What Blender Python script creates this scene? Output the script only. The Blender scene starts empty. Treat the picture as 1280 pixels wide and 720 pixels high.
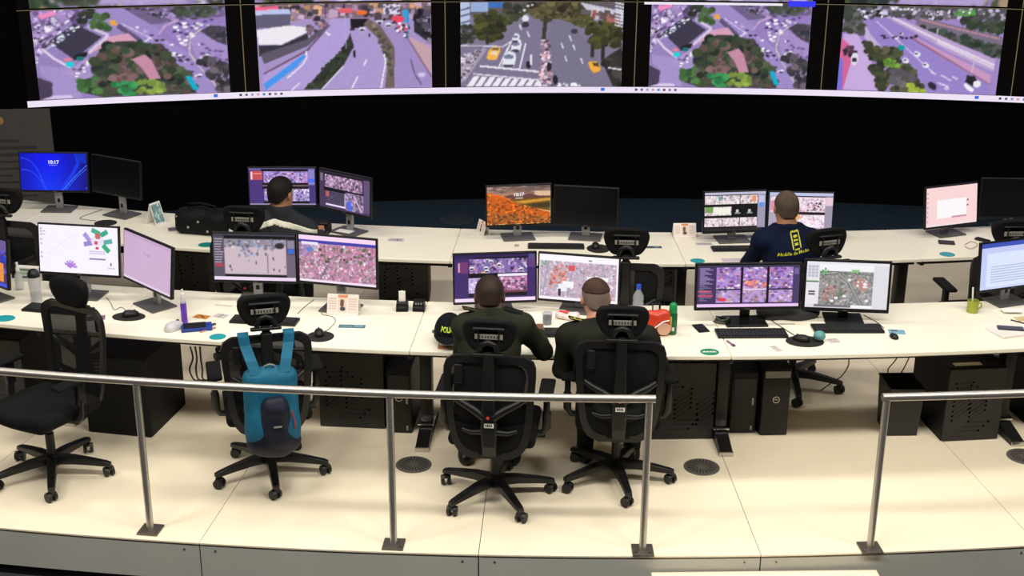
import bpy, bmesh, math, random
import numpy as np
from mathutils import Vector, Matrix

random.seed(7)
RNG = np.random.default_rng(7)
PI = math.pi
R_ = math.radians
scene = bpy.context.scene
COL = scene.collection

# ------------------------------------------------------------------ camera
FPX, PITCH, ROLL, CAMZ = 1661.0145, 0.350327, 0.0070192, 3.78147
_cp, _sp, _cr, _sr = math.cos(PITCH), math.sin(PITCH), math.cos(ROLL), math.sin(ROLL)
_fwd = Vector((0, _cp, -_sp)); _up0 = Vector((0, _sp, _cp)); _rt0 = Vector((1, 0, 0))
CRIGHT = _rt0 * _cr + _up0 * _sr
CUP = _up0 * _cr - _rt0 * _sr
cam_d = bpy.data.cameras.new('camera'); cam = bpy.data.objects.new('camera', cam_d); COL.objects.link(cam)
cam_d.sensor_width = 36.0; cam_d.lens = FPX / 1280 * 36.0; cam_d.clip_end = 100
_m = Matrix.Identity(4)
for i in range(3):
    _m[i][0] = CRIGHT[i]; _m[i][1] = CUP[i]; _m[i][2] = -_fwd[i]
_m[2][3] = CAMZ
cam.matrix_world = _m
scene.camera = cam

# ------------------------------------------------------------------ world, lights, exposure
w = bpy.data.worlds.new('world'); scene.world = w; w.use_nodes = True
w.node_tree.nodes['Background'].inputs[0].default_value = (0.010, 0.011, 0.014, 1)
w.node_tree.nodes['Background'].inputs[1].default_value = 1.0
scene.view_settings.view_transform = 'Standard'
scene.view_settings.look = 'None'
scene.view_settings.exposure = 0.0
scene.view_settings.gamma = 1.0
scene.view_settings.use_curve_mapping = False

def area(name, loc, sx, sy, power, col, tilt=0.0):
    l = bpy.data.lights.new(name, 'AREA'); l.shape = 'RECTANGLE'; l.size = sx; l.size_y = sy
    l.energy = power; l.color = col
    o = bpy.data.objects.new(name, l); COL.objects.link(o); o.location = loc; o.rotation_euler = (tilt, 0, 0)
    return o
WARM = (1.0, 0.94, 0.85)
for i, x in enumerate((-4.6, -2.3, 0.0, 2.3, 4.6)):      # row of recessed ceiling panels over the aisle before the railing
    area('ceiling_panel_light', (x, 4.25, 5.3), 1.5, 0.5, 124, WARM)
    area('ceiling_panel_light', (x, 8.1, 5.3), 1.5, 0.5, 46, WARM)

# ------------------------------------------------------------------ arcs of the room
XC, YC = 0.66083, 26.00561
RB = {'edge': (19.83694, (0.46, -0.2431, -0.0135)), 'n_front': (18.80723, (-0.8697, 0.0487, 0.0132)),
      'n_back': (17.99935, (0.9853, 0.1279, -0.012)), 'f_front': (17.15487, (-0.2959, 0.0237, 0.0032)),
      'f_back': (16.41398, (0.2617, 0.3306, 0.0116))}
def rad(k, t, off=0.0):
    if not isinstance(k, str): return k + off
    r, c = RB[k]
    return r + c[0]*t*t + c[1]*t + c[2] + off
def arc(k, deg, z=0.0, off=0.0):
    t = R_(deg); r = rad(k, t, off)
    return Vector((XC + r*math.sin(t), YC - r*math.cos(t), z))
def theta(p): return math.atan2(p[0]-XC, YC-p[1])
WCX, WCY, WR = 1.258, -6.756, 19.79
def wal(deg, z, r=WR):
    t = R_(deg); return Vector((WCX + r*math.sin(t), WCY + r*math.cos(t), z))
def at(x, y, h=0.74):
    """a point of the room that lies on the horizontal plane at height h (measured from the photograph)"""
    v = _fwd + CRIGHT*((x-640)/FPX) - CUP*((y-360)/FPX)
    t = (h-CAMZ)/v.z
    return Vector((0, 0, CAMZ)) + v*t

# ------------------------------------------------------------------ materials
MATS = {}
def srgb(c):
    return tuple(((v/255.0)/12.92 if v/255.0 <= 0.04045 else ((v/255.0+0.055)/1.055)**2.4) for v in c)
def mat(name, col, rough=0.5, metal=0.0, var=0.08, scale=12.0, bump=0.0, bscale=60.0, alpha=1.0, coat=0.0, trans=0.0, spec=0.5):
    if name in MATS: return MATS[name]
    m = bpy.data.materials.new(name); m.use_nodes = True; nt = m.node_tree; b = nt.nodes['Principled BSDF']
    c = srgb(col)
    tc = nt.nodes.new('ShaderNodeTexCoord'); n = nt.nodes.new('ShaderNodeTexNoise'); n.inputs['Scale'].default_value = scale
    n.inputs['Detail'].default_value = 3
    nt.links.new(tc.outputs['Object'], n.inputs['Vector'])
    r = nt.nodes.new('ShaderNodeValToRGB')
    r.color_ramp.elements[0].position = 0.3; r.color_ramp.elements[1].position = 0.7
    r.color_ramp.elements[0].color = tuple(v*(1-var) for v in c)+(1,)
    r.color_ramp.elements[1].color = tuple(min(1, v*(1+var)) for v in c)+(1,)
    nt.links.new(n.outputs['Fac'], r.inputs['Fac']); nt.links.new(r.outputs['Color'], b.inputs['Base Color'])
    b.inputs['Roughness'].default_value = rough; b.inputs['Metallic'].default_value = metal
    b.inputs['Alpha'].default_value = alpha
    b.inputs['Specular IOR Level'].default_value = spec
    if coat: b.inputs['Coat Weight'].default_value = coat
    if trans: b.inputs['Transmission Weight'].default_value = trans; b.inputs['IOR'].default_value = 1.33
    if bump:
        n2 = nt.nodes.new('ShaderNodeTexNoise'); n2.inputs['Scale'].default_value = bscale
        nt.links.new(tc.outputs['Object'], n2.inputs['Vector'])
        bp = nt.nodes.new('ShaderNodeBump'); bp.inputs['Strength'].default_value = bump; bp.inputs['Distance'].default_value = 0.01
        nt.links.new(n2.outputs['Fac'], bp.inputs['Height']); nt.links.new(bp.outputs['Normal'], b.inputs['Normal'])
    MATS[name] = m
    return m
def screen_mat(name, strength=1.0):
    if name in MATS: return MATS[name]
    m = bpy.data.materials.new(name); m.use_nodes = True; nt = m.node_tree; b = nt.nodes['Principled BSDF']
    a = nt.nodes.new('ShaderNodeVertexColor'); a.layer_name = 'picture'
    b.inputs['Base Color'].default_value = (0.01, 0.01, 0.012, 1); b.inputs['Roughness'].default_value = 0.35
    b.inputs['Specular IOR Level'].default_value = 0.2
    nt.links.new(a.outputs['Color'], b.inputs['Emission Color']); b.inputs['Emission Strength'].default_value = strength
    MATS[name] = m; return m
def print_mat(name):
    if name in MATS: return MATS[name]
    m = bpy.data.materials.new(name); m.use_nodes = True; nt = m.node_tree; b = nt.nodes['Principled BSDF']
    a = nt.nodes.new('ShaderNodeVertexColor'); a.layer_name = 'picture'
    b.inputs['Roughness'].default_value = 0.6
    nt.links.new(a.outputs['Color'], b.inputs['Base Color'])
    MATS[name] = m; return m
def glow_mat(name, col, s=1.0):
    if name in MATS: return MATS[name]
    m = bpy.data.materials.new(name); m.use_nodes = True; b = m.node_tree.nodes['Principled BSDF']
    b.inputs['Base Color'].default_value = (0, 0, 0, 1)
    b.inputs['Emission Color'].default_value = srgb(col)+(1,); b.inputs['Emission Strength'].default_value = s
    MATS[name] = m; return m

M_FLOOR = mat('cream floor', (246, 234, 208), 0.42, var=0.025, scale=1.6, spec=0.35)
M_DESK = mat('white laminate', (243, 238, 220), 0.38, var=0.015, scale=3, spec=0.4)
M_DESKEDGE = mat('laminate edge', (205, 200, 186), 0.5, var=0.03)
M_RISER = mat('grey riser', (188, 188, 180), 0.55, var=0.04, scale=3)
M_LOWER = mat('dark lower floor', (52, 54, 58), 0.6, var=0.1)
M_BACKFLOOR = mat('dark blue floor', (44, 61, 75), 0.75, var=0.15, scale=2.5, spec=0.1)
M_WALL = mat('black wall', (7, 7, 8), 0.9, var=0.2, spec=0.05)
M_LEDFRAME = mat('display frame', (12, 10, 10), 0.8, var=0.1, spec=0.1)
M_BLACK = mat('black plastic', (20, 20, 21), 0.42, var=0.12, spec=0.35)
M_CHAIR = mat('chair plastic', (19, 19, 20), 0.45, var=0.12, scale=8, spec=0.4)
M_CHAIRDK = mat('chair fabric', (15, 15, 16), 0.85, var=0.2, bump=0.15, bscale=300, spec=0.2)
M_BASE = mat('chair base nylon', (18, 18, 19), 0.35, var=0.1, spec=0.5)
M_WHEEL = mat('wheel rubber', (26, 26, 27), 0.5, var=0.1)
M_STEEL = mat('brushed steel', (190, 186, 180), 0.42, 0.9, var=0.06, scale=40)
M_STEELDK = mat('dark steel plate', (118, 112, 104), 0.45, 0.8, var=0.1, scale=20)
M_SILVER = mat('silver plastic', (158, 158, 160), 0.4, 0.5, var=0.04)
M_GREYBASE = mat('grey stand base', (98, 96, 95), 0.45, 0.4, var=0.05)
M_CAB = mat('charcoal cabinet', (44, 43, 42), 0.55, var=0.07, spec=0.35)
M_CABIN = mat('cabinet black', (16, 16, 17), 0.6, var=0.08, spec=0.25)
M_HOLE = mat('perforation', (5, 5, 5), 0.9, spec=0.05)
M_LEG = mat('desk leg metal', (38, 37, 36), 0.4, 0.6, var=0.06)
M_CHROME = mat('chrome', (205, 205, 205), 0.2, 1.0, var=0.03)
M_WHITE = mat('white plastic', (232, 230, 224), 0.5, var=0.03)
M_PAPER = mat('paper', (236, 232, 226), 0.7, var=0.02)
M_VENT = mat('vent grey', (96, 92, 86), 0.6, var=0.08)
M_VENTDK = mat('vent slot', (22, 21, 20), 0.8)
M_TEAL = mat('teal sticker', (22, 150, 160), 0.5, var=0.05)
M_GREEN = mat('green sticker', (28, 132, 92), 0.5, var=0.05)
M_SCREENOFF = mat('dark glass', (8, 9, 14), 0.25, var=0.1, spec=0.3)
M_CABLE = mat('cable', (22, 22, 22), 0.6)
M_CABLEG = mat('grey cable', (110, 108, 104), 0.6)
S_LED = screen_mat('led wall picture', 1.0)
S_MON = screen_mat('monitor picture', 1.0)
S_PRINT = print_mat('printed picture')

# ------------------------------------------------------------------ mesh helpers
class MB:
    def __init__(s): s.v = []; s.f = []
    def add(s, verts, faces, M=None):
        o = len(s.v)
        for p in verts: s.v.append(tuple(M @ Vector(p)) if M is not None else tuple(p))
        for f in faces: s.f.append(tuple(i+o for i in f))
        return s
    def box(s, c, d, M=None):
        x, y, z = c; a, b, h = d[0]/2, d[1]/2, d[2]/2
        v = [(x-a, y-b, z-h), (x+a, y-b, z-h), (x+a, y+b, z-h), (x-a, y+b, z-h), (x-a, y-b, z+h), (x+a, y-b, z+h), (x+a, y+b, z+h), (x-a, y+b, z+h)]
        return s.add(v, [(0, 3, 2, 1), (4, 5, 6, 7), (0, 1, 5, 4), (1, 2, 6, 5), (2, 3, 7, 6), (3, 0, 4, 7)], M)
    def rbox(s, c, d, r=0.004, M=None, seg=2):
        bm = bmesh.new(); bmesh.ops.create_cube(bm, size=1)
        bmesh.ops.scale(bm, vec=d, verts=bm.verts); bmesh.ops.translate(bm, vec=c, verts=bm.verts)
        bmesh.ops.bevel(bm, geom=list(bm.edges), offset=min(r, min(d)*0.49), segments=seg, affect='EDGES', profile=0.5)
        bm.verts.index_update()
        s.add([v.co.copy() for v in bm.verts], [[v.index for v in f.verts] for f in bm.faces], M); bm.free(); return s
    def cyl(s, a, b, ra, rb=None, n=14, M=None, cap=True):
        a = Vector(a); b = Vector(b); rb = ra if rb is None else rb
        d = (b-a).normalized(); u = d.orthogonal().normalized(); w_ = d.cross(u)
        v = []
        for p, r in ((a, ra), (b, rb)):
            for i in range(n):
                t = 2*PI*i/n; v.append(p + u*(r*math.cos(t)) + w_*(r*math.sin(t)))
        f = [(i, (i+1) % n, n+(i+1) % n, n+i) for i in range(n)]
        if cap: f += [tuple(range(n))[::-1], tuple(range(n, 2*n))]
        return s.add(v, f, M)
    def tube(s, pts, r, n=8, M=None, closed=False, rx=None):
        pts = [Vector(p) for p in pts]; L = len(pts); v = []; f = []
        up = None
        for i, p in enumerate(pts):
            if closed: t = (pts[(i+1) % L]-pts[i-1])
            else: t = pts[min(i+1, L-1)]-pts[max(i-1, 0)]
            t.normalize()
            if up is None: up = t.orthogonal().normalized()
            up = (up - t*up.dot(t)); up = up.normalized() if up.length > 1e-6 else t.orthogonal().normalized()
            sd = t.cross(up); rr = r[i] if isinstance(r, (list, tuple)) else r
            for k in range(n):
                a = 2*PI*k/n; v.append(p + up*(rr*math.cos(a)) + sd*((rx or rr)*math.sin(a)))
        m = L if closed else L-1
        for i in range(m):
            j = (i+1) % L
            for k in range(n): f.append((i*n+k, i*n+(k+1) % n, j*n+(k+1) % n, j*n+k))
        if not closed: f += [tuple(range(n))[::-1], tuple(range((L-1)*n, L*n))]
        return s.add(v, f, M)
    def lathe(s, prof, n=20, M=None, sx=1.0, sy=1.0):
        v = []; f = []
        for r, z in prof:
            for i in range(n):
                t = 2*PI*i/n; v.append((r*sx*math.cos(t), r*sy*math.sin(t), z))
        for j in range(len(prof)-1):
            for i in range(n): f.append((j*n+i, j*n+(i+1) % n, (j+1)*n+(i+1) % n, (j+1)*n+i))
        f += [tuple(range(n))[::-1], tuple(range((len(prof)-1)*n, len(prof)*n))]
        return s.add(v, f, M)
    def prism(s, poly, z0, z1, M=None):
        n = len(poly)
        v = [(p[0], p[1], z0) for p in poly] + [(p[0], p[1], z1) for p in poly]
        f = [tuple(range(n))[::-1], tuple(range(n, 2*n))] + [(i, (i+1) % n, n+(i+1) % n, n+i) for i in range(n)]
        return s.add(v, f, M)
    def strip(s, A, B):
        """solid between two closed loops' quads: A,B lists of equal length"""
        n = len(A)
        return s.add(list(A)+list(B), [(i, i+1, n+i+1, n+i) for i in range(n-1)])
    def build(s, name, m, parent=None, smooth=None):
        me = bpy.data.meshes.new(name); me.from_pydata(s.v, [], s.f); me.update()
        return link(name, me, m, parent, smooth)
def link(name, me, m, parent=None, smooth=35):
    if m is not None and len(me.materials) == 0: me.materials.append(m)
    if smooth:
        me.shade_smooth() if smooth >= 180 else me.set_sharp_from_angle(angle=R_(smooth)) if False else None
        if smooth >= 180: pass
        else:
            me.shade_smooth()
            try: me.set_sharp_from_angle(angle=R_(smooth))
            except Exception: pass
    o = bpy.data.objects.new(name, me); COL.objects.link(o)
    if parent is not None: o.parent = parent
    return o
def T(loc=(0, 0, 0), rz=0.0, rx=0.0, ry=0.0):
    return Matrix.Translation(Vector(loc)) @ Matrix.Rotation(rz, 4, 'Z') @ Matrix.Rotation(ry, 4, 'Y') @ Matrix.Rotation(rx, 4, 'X')
def tag(o, label, cat, group=None):
    o['label'] = label; o['category'] = cat
    if group: o['group'] = group
    return o
def thing(name, label, cat, loc=(0, 0, 0), rz=0.0, group=None):
    o = bpy.data.objects.new(name, None); COL.objects.link(o); o.empty_display_size = 0.05
    o.location = loc; o.rotation_euler = (0, 0, rz)
    return tag(o, label, cat, group)
def struct(o): o['kind'] = 'structure'; return o
def kids(o): return [c for c in bpy.data.objects if c.parent == o]
def copy_tree(root, loc, rz, label, group=None):
    r = root.copy(); COL.objects.link(r); r.location = loc; r.rotation_euler = (0, 0, rz); r['label'] = label
    if group: r['group'] = group
    def rec(src, dst):
        for ch in list(src.children):
            c = ch.copy(); COL.objects.link(c); c.parent = dst; rec(ch, c)
    rec(root, r)
    return r
def grid_mesh(name, fn, nu, nv, colors=None):
    """colour-carrying grid: fn(u,v)->point, v=0 is the top row; colours (nv+1, nu+1, 3) linear"""
    me = bpy.data.meshes.new(name)
    U, V = np.meshgrid(np.linspace(0, 1, nu+1), np.linspace(0, 1, nv+1))
    P = fn(U, V).reshape(-1, 3)
    idx = np.arange((nu+1)*(nv+1)).reshape(nv+1, nu+1)
    q = np.stack([idx[1:, :-1], idx[1:, 1:], idx[:-1, 1:], idx[:-1, :-1]], -1).reshape(-1, 4)
    me.vertices.add(len(P)); me.vertices.foreach_set('co', P.astype(np.float32).ravel())
    me.loops.add(q.size); me.loops.foreach_set('vertex_index', q.astype(np.int32).ravel())
    me.polygons.add(len(q)); me.polygons.foreach_set('loop_start', (np.arange(len(q))*4).astype(np.int32))
    me.update(calc_edges=True)
    if colors is not None:
        a = me.color_attributes.new('picture', 'FLOAT_COLOR', 'POINT')
        c = np.ones((len(P), 4), np.float32); c[:, :3] = colors.reshape(-1, 3)
        a.data.foreach_set('color', c.ravel())
    return me
def text_obj(name, s, size, m, parent, M, extrude=0.0006, warp=None, align='CENTER', bold=0.0):
    cu = bpy.data.curves.new('text', 'FONT'); cu.body = s; cu.size = size; cu.align_x = align; cu.align_y = 'CENTER'
    cu.extrude = extrude; cu.offset = bold; cu.resolution_u = 3
    o = bpy.data.objects.new('text', cu); COL.objects.link(o)
    dg = bpy.context.evaluated_depsgraph_get()
    me = bpy.data.meshes.new_from_object(o.evaluated_get(dg)); bpy.data.objects.remove(o); bpy.data.curves.remove(cu)
    for v in me.vertices:
        p = M @ v.co
        v.co = warp(p) if warp else p
    me.materials.clear(); me.name = name
    return link(name, me, m, parent, None)

# ------------------------------------------------------------------ implicit surfaces (bodies, cushions, bags)
class Field:
    def __init__(s, lo, hi, h):
        s.lo = np.array(lo, float); s.h = h
        n = np.ceil((np.array(hi)-s.lo)/h).astype(int)+1
        s.ax = [s.lo[i]+h*np.arange(n[i]) for i in range(3)]
        s.val = np.full(n, 0.5, np.float32)
    def sl(s, lo, hi):
        return tuple(slice(max(0, int((lo[i]-s.lo[i])/s.h)), max(0, min(len(s.ax[i]), int((hi[i]-s.lo[i])/s.h)+2))) for i in range(3))
    def grid(s, q):
        return s.ax[0][q[0]][:, None, None], s.ax[1][q[1]][None, :, None], s.ax[2][q[2]][None, None, :]
    def put(s, q, d, k, sub=False):
        a = s.val[q]
        if a.size == 0: return
        d = d.astype(np.float32)
        if sub: s.val[q] = np.maximum(a, -d); return
        if k <= 0: s.val[q] = np.minimum(a, d)
        else:
            hh = np.maximum(k-np.abs(a-d), 0)/k
            s.val[q] = np.minimum(a, d)-hh*hh*k*0.25
    def cone(s, a, b, ra, rb=None, k=0.02, sub=False):
        rb = ra if rb is None else rb
        a = np.array(a, float); b = np.array(b, float); m = max(ra, rb)+k+2*s.h
        q = s.sl(np.minimum(a, b)-m, np.maximum(a, b)+m); X, Y, Z = s.grid(q)
        ab = b-a; L = max(ab@ab, 1e-9)
        t = np.clip(((X-a[0])*ab[0]+(Y-a[1])*ab[1]+(Z-a[2])*ab[2])/L, 0, 1)
        d = np.sqrt((X-a[0]-t*ab[0])**2+(Y-a[1]-t*ab[1])**2+(Z-a[2]-t*ab[2])**2)-(ra+(rb-ra)*t)
        s.put(q, d, k, sub); return s
    def ell(s, c, r, R=None, k=0.02, sub=False, infl=0.0):
        c = np.array(c, float); r = np.array(r, float)+infl; m = r.max()+k+2*s.h
        q = s.sl(c-m, c+m); X, Y, Z = s.grid(q)
        x, y, z = X-c[0], Y-c[1], Z-c[2]
        if R is not None:
            R = np.array(R)
            x, y, z = (R[0, 0]*x+R[1, 0]*y+R[2, 0]*z, R[0, 1]*x+R[1, 1]*y+R[2, 1]*z, R[0, 2]*x+R[1, 2]*y+R[2, 2]*z)
        k0 = np.sqrt((x/r[0])**2+(y/r[1])**2+(z/r[2])**2); k1 = np.sqrt((x/r[0]**2)**2+(y/r[1]**2)**2+(z/r[2]**2)**2)+1e-9
        s.put(q, k0*(k0-1)/k1, k, sub); return s
    def rbox(s, c, half, rr, R=None, k=0.01, sub=False):
        c = np.array(c, float); half = np.array(half, float); m = np.linalg.norm(half)+k+2*s.h
        q = s.sl(c-m, c+m); X, Y, Z = s.grid(q)
        x, y, z = X-c[0], Y-c[1], Z-c[2]
        if R is not None:
            R = np.array(R)
            x, y, z = (R[0, 0]*x+R[1, 0]*y+R[2, 0]*z, R[0, 1]*x+R[1, 1]*y+R[2, 1]*z, R[0, 2]*x+R[1, 2]*y+R[2, 2]*z)
        dx, dy, dz = np.abs(x)-half[0]+rr, np.abs(y)-half[1]+rr, np.abs(z)-half[2]+rr
        d = np.sqrt(np.maximum(dx, 0)**2+np.maximum(dy, 0)**2+np.maximum(dz, 0)**2)+np.minimum(np.maximum(np.maximum(dx, dy), dz), 0)-rr
        s.put(q, d, k, sub); return s
    def cut(s, n, c):
        """keep the side where n.p > c"""
        q = (slice(None),)*3; X, Y, Z = s.grid(q)
        s.val = np.maximum(s.val, (c-(n[0]*X+n[1]*Y+n[2]*Z)).astype(np.float32)); return s
    def cutf(s, fn):
        q = (slice(None),)*3; X, Y, Z = s.grid(q)
        s.val = np.maximum(s.val, fn(X, Y, Z).astype(np.float32)); return s
    def at(s, p):
        i = np.clip(((np.array(p)-s.lo)/s.h), 0, np.array(s.val.shape)-1.001); j = i.astype(int); t = i-j
        v = 0.0
        for a in (0, 1):
            for b in (0, 1):
                for c in (0, 1):
                    v += (t[0] if a else 1-t[0])*(t[1] if b else 1-t[1])*(t[2] if c else 1-t[2])*s.val[j[0]+a, j[1]+b, j[2]+c]
        return v
    def mesh(s, name):
        v = s.val.copy(); v[0] = v[-1] = 1; v[:, 0] = v[:, -1] = 1; v[:, :, 0] = v[:, :, -1] = 1
        v[v == 0] = 1e-6
        g = v < 0
        n = np.array(v.shape)-1
        cnt = np.zeros(n, np.int8)
        C = [(a, b, c) for a in (0, 1) for b in (0, 1) for c in (0, 1)]
        for a, b, c in C: cnt += g[a:a+n[0], b:b+n[1], c:c+n[2]]
        act = (cnt > 0) & (cnt < 8)
        I = np.argwhere(act); idx = np.full(n, -1, np.int64); idx[act] = np.arange(len(I))
        acc = np.zeros((len(I), 3)); num = np.zeros(len(I))
        vals = {c: v[I[:, 0]+c[0], I[:, 1]+c[1], I[:, 2]+c[2]] for c in C}
        for c in C:
            for ax in range(3):
                if c[ax]: continue
                e = list(c); e[ax] = 1; e = tuple(e)
                v0, v1 = vals[c], vals[e]; cr = (v0 < 0) != (v1 < 0)
                t = np.where(cr, v0/np.where(cr, v0-v1, 1), 0)
                p = np.tile(np.array(c, float), (len(I), 1)); p[:, ax] += t
                acc[cr] += p[cr]; num[cr] += 1
        P = s.lo + (I+acc/num[:, None])*s.h
        F = []
        for ax in range(3):
            b, c = (ax+1) % 3, (ax+2) % 3
            s0 = [slice(None)]*3; s1 = [slice(None)]*3
            s0[ax] = slice(0, -1); s1[ax] = slice(1, None)
            g0, g1 = g[tuple(s0)], g[tuple(s1)]
            E = np.argwhere(g0 != g1)
            E = E[(E[:, b] > 0) & (E[:, c] > 0) & (E[:, b] < n[b]) & (E[:, c] < n[c])]
            flip = g1[tuple(E.T)]
            def cell(db, dc):
                J = E.copy(); J[:, b] += db; J[:, c] += dc; return idx[tuple(J.T)]
            q = np.stack([cell(-1, -1), cell(0, -1), cell(0, 0), cell(-1, 0)], 1)
            q[flip] = q[flip][:, ::-1]
            F.append(q)
        F = np.concatenate(F); F = F[(F >= 0).all(1)]
        me = bpy.data.meshes.new(name)
        me.vertices.add(len(P)); me.vertices.foreach_set('co', P.astype(np.float32).ravel())
        me.loops.add(F.size); me.loops.foreach_set('vertex_index', F.astype(np.int32).ravel())
        me.polygons.add(len(F)); me.polygons.foreach_set('loop_start', (np.arange(len(F))*4).astype(np.int32))
        me.update(calc_edges=True); me.shade_smooth()
        return me
    def build(s, name, m, parent=None):
        me = s.mesh(name); me.materials.append(m)
        o = bpy.data.objects.new(name, me); COL.objects.link(o)
        if parent is not None: o.parent = parent
        return o
# ------------------------------------------------------------------ flat pictures shown on the displays (drawn shape by shape)
class Canvas:
    def __init__(s, W, H, x0, y0, x1, y1, bg):
        s.W, s.H = W, H; s.x = np.linspace(x0, x1, W); s.y = np.linspace(y0, y1, H)
        s.X, s.Y = np.meshgrid(s.x, s.y); s.a = np.zeros((H, W, 3)); s.a[:] = bg
    def _bb(s, xa, ya, xb, yb):
        i0 = np.searchsorted(s.x, xa); i1 = np.searchsorted(s.x, xb, 'right'); j0 = np.searchsorted(s.y, ya); j1 = np.searchsorted(s.y, yb, 'right')
        return slice(j0, j1), slice(i0, i1)
    def mask(s, pts):
        p = np.array(pts, float); sl = s._bb(p[:, 0].min(), p[:, 1].min(), p[:, 0].max(), p[:, 1].max())
        X, Y = s.X[sl], s.Y[sl]; m = np.zeros(X.shape, bool)
        for i in range(len(p)):
            (xa, ya), (xb, yb) = p[i-1], p[i]
            if ya == yb: continue
            m ^= ((Y < ya) != (Y < yb)) & (X < (xb-xa)*(Y-ya)/(yb-ya)+xa)
        return sl, m
    def poly(s, pts, c, a=1.0):
        sl, m = s.mask(pts); s.a[sl][m] = s.a[sl][m]*(1-a)+np.array(c)*a; return s
    def rect(s, xa, ya, xb, yb, c, a=1.0):
        sl = s._bb(xa, ya, xb, yb); s.a[sl] = s.a[sl]*(1-a)+np.array(c)*a; return s
    def ell(s, cx, cy, rx, ry, c, a=1.0, rot=0.0):
        r = max(rx, ry); sl = s._bb(cx-r, cy-r, cx+r, cy+r); X, Y = s.X[sl]-cx, s.Y[sl]-cy
        if rot: X, Y = X*math.cos(rot)+Y*math.sin(rot), -X*math.sin(rot)+Y*math.cos(rot)
        m = (X/rx)**2+(Y/ry)**2 < 1; s.a[sl][m] = s.a[sl][m]*(1-a)+np.array(c)*a; return s
    def line(s, pts, w, c, a=1.0):
        for (xa, ya), (xb, yb) in zip(pts[:-1], pts[1:]):
            dx, dy = xb-xa, yb-ya; L = math.hypot(dx, dy) or 1; nx, ny = -dy/L*w/2, dx/L*w/2
            s.poly([(xa+nx, ya+ny), (xb+nx, yb+ny), (xb-nx, yb-ny), (xa-nx, ya-ny)], c, a)
        return s
    def scatter(s, pts, n, r0, r1, cols, seed=1, asp=0.75, a=1.0, box=False, rot=None):
        g = np.random.default_rng(seed); p = np.array(pts, float)
        lo, hi = p.min(0), p.max(0); k = 0; tries = 0
        while k < n and tries < n*8:
            tries += 1
            x, y = lo+(hi-lo)*g.random(2); ins = False
            for i in range(len(p)):
                (xa, ya), (xb, yb) = p[i-1], p[i]
                if (y < ya) != (y < yb) and x < (xb-xa)*(y-ya)/(yb-ya)+xa: ins = not ins
            if not ins: continue
            k += 1; r = r0+(r1-r0)*g.random(); c = np.array(cols[g.integers(len(cols))])*(0.82+0.36*g.random())
            if box:
                t = rot if rot is not None else g.random()*3; w_, h = r, r*asp*(0.6+g.random())
                q = [(x+w_*u*math.cos(t)-h*v*math.sin(t), y+w_*u*math.sin(t)+h*v*math.cos(t)) for u, v in ((-1, -1), (1, -1), (1, 1), (-1, 1))]
                s.poly(q, np.clip(c, 0, 255), a)
            else: s.ell(x, y, r, r*asp, np.clip(c, 0, 255), a)
        return s
    def noise(s, amt, seed=3, cell=1):
        g = np.random.default_rng(seed); n = g.normal(0, amt, (s.H//cell+1, s.W//cell+1, 1))
        s.a += np.kron(n, np.ones((cell, cell, 1)))[:s.H, :s.W]; return s
    def blur(s, k=1):
        for _ in range(k):
            p = np.pad(s.a, ((1, 1), (1, 1), (0, 0)), 'edge')
            s.a = (p[:-2, 1:-1]+p[2:, 1:-1]+p[1:-1, :-2]+p[1:-1, 2:]+2*p[1:-1, 1:-1])/6
        return s
    def lin(s):
        v = np.clip(s.a, 0, 255)/255.0
        return np.where(v <= 0.04045, v/12.92, ((v+0.055)/1.055)**2.4)
WHT = (240, 236, 248); PUR = (160, 138, 198)
DGR = [(44, 58, 46), (52, 70, 50), (38, 46, 44), (66, 70, 58)]
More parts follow.
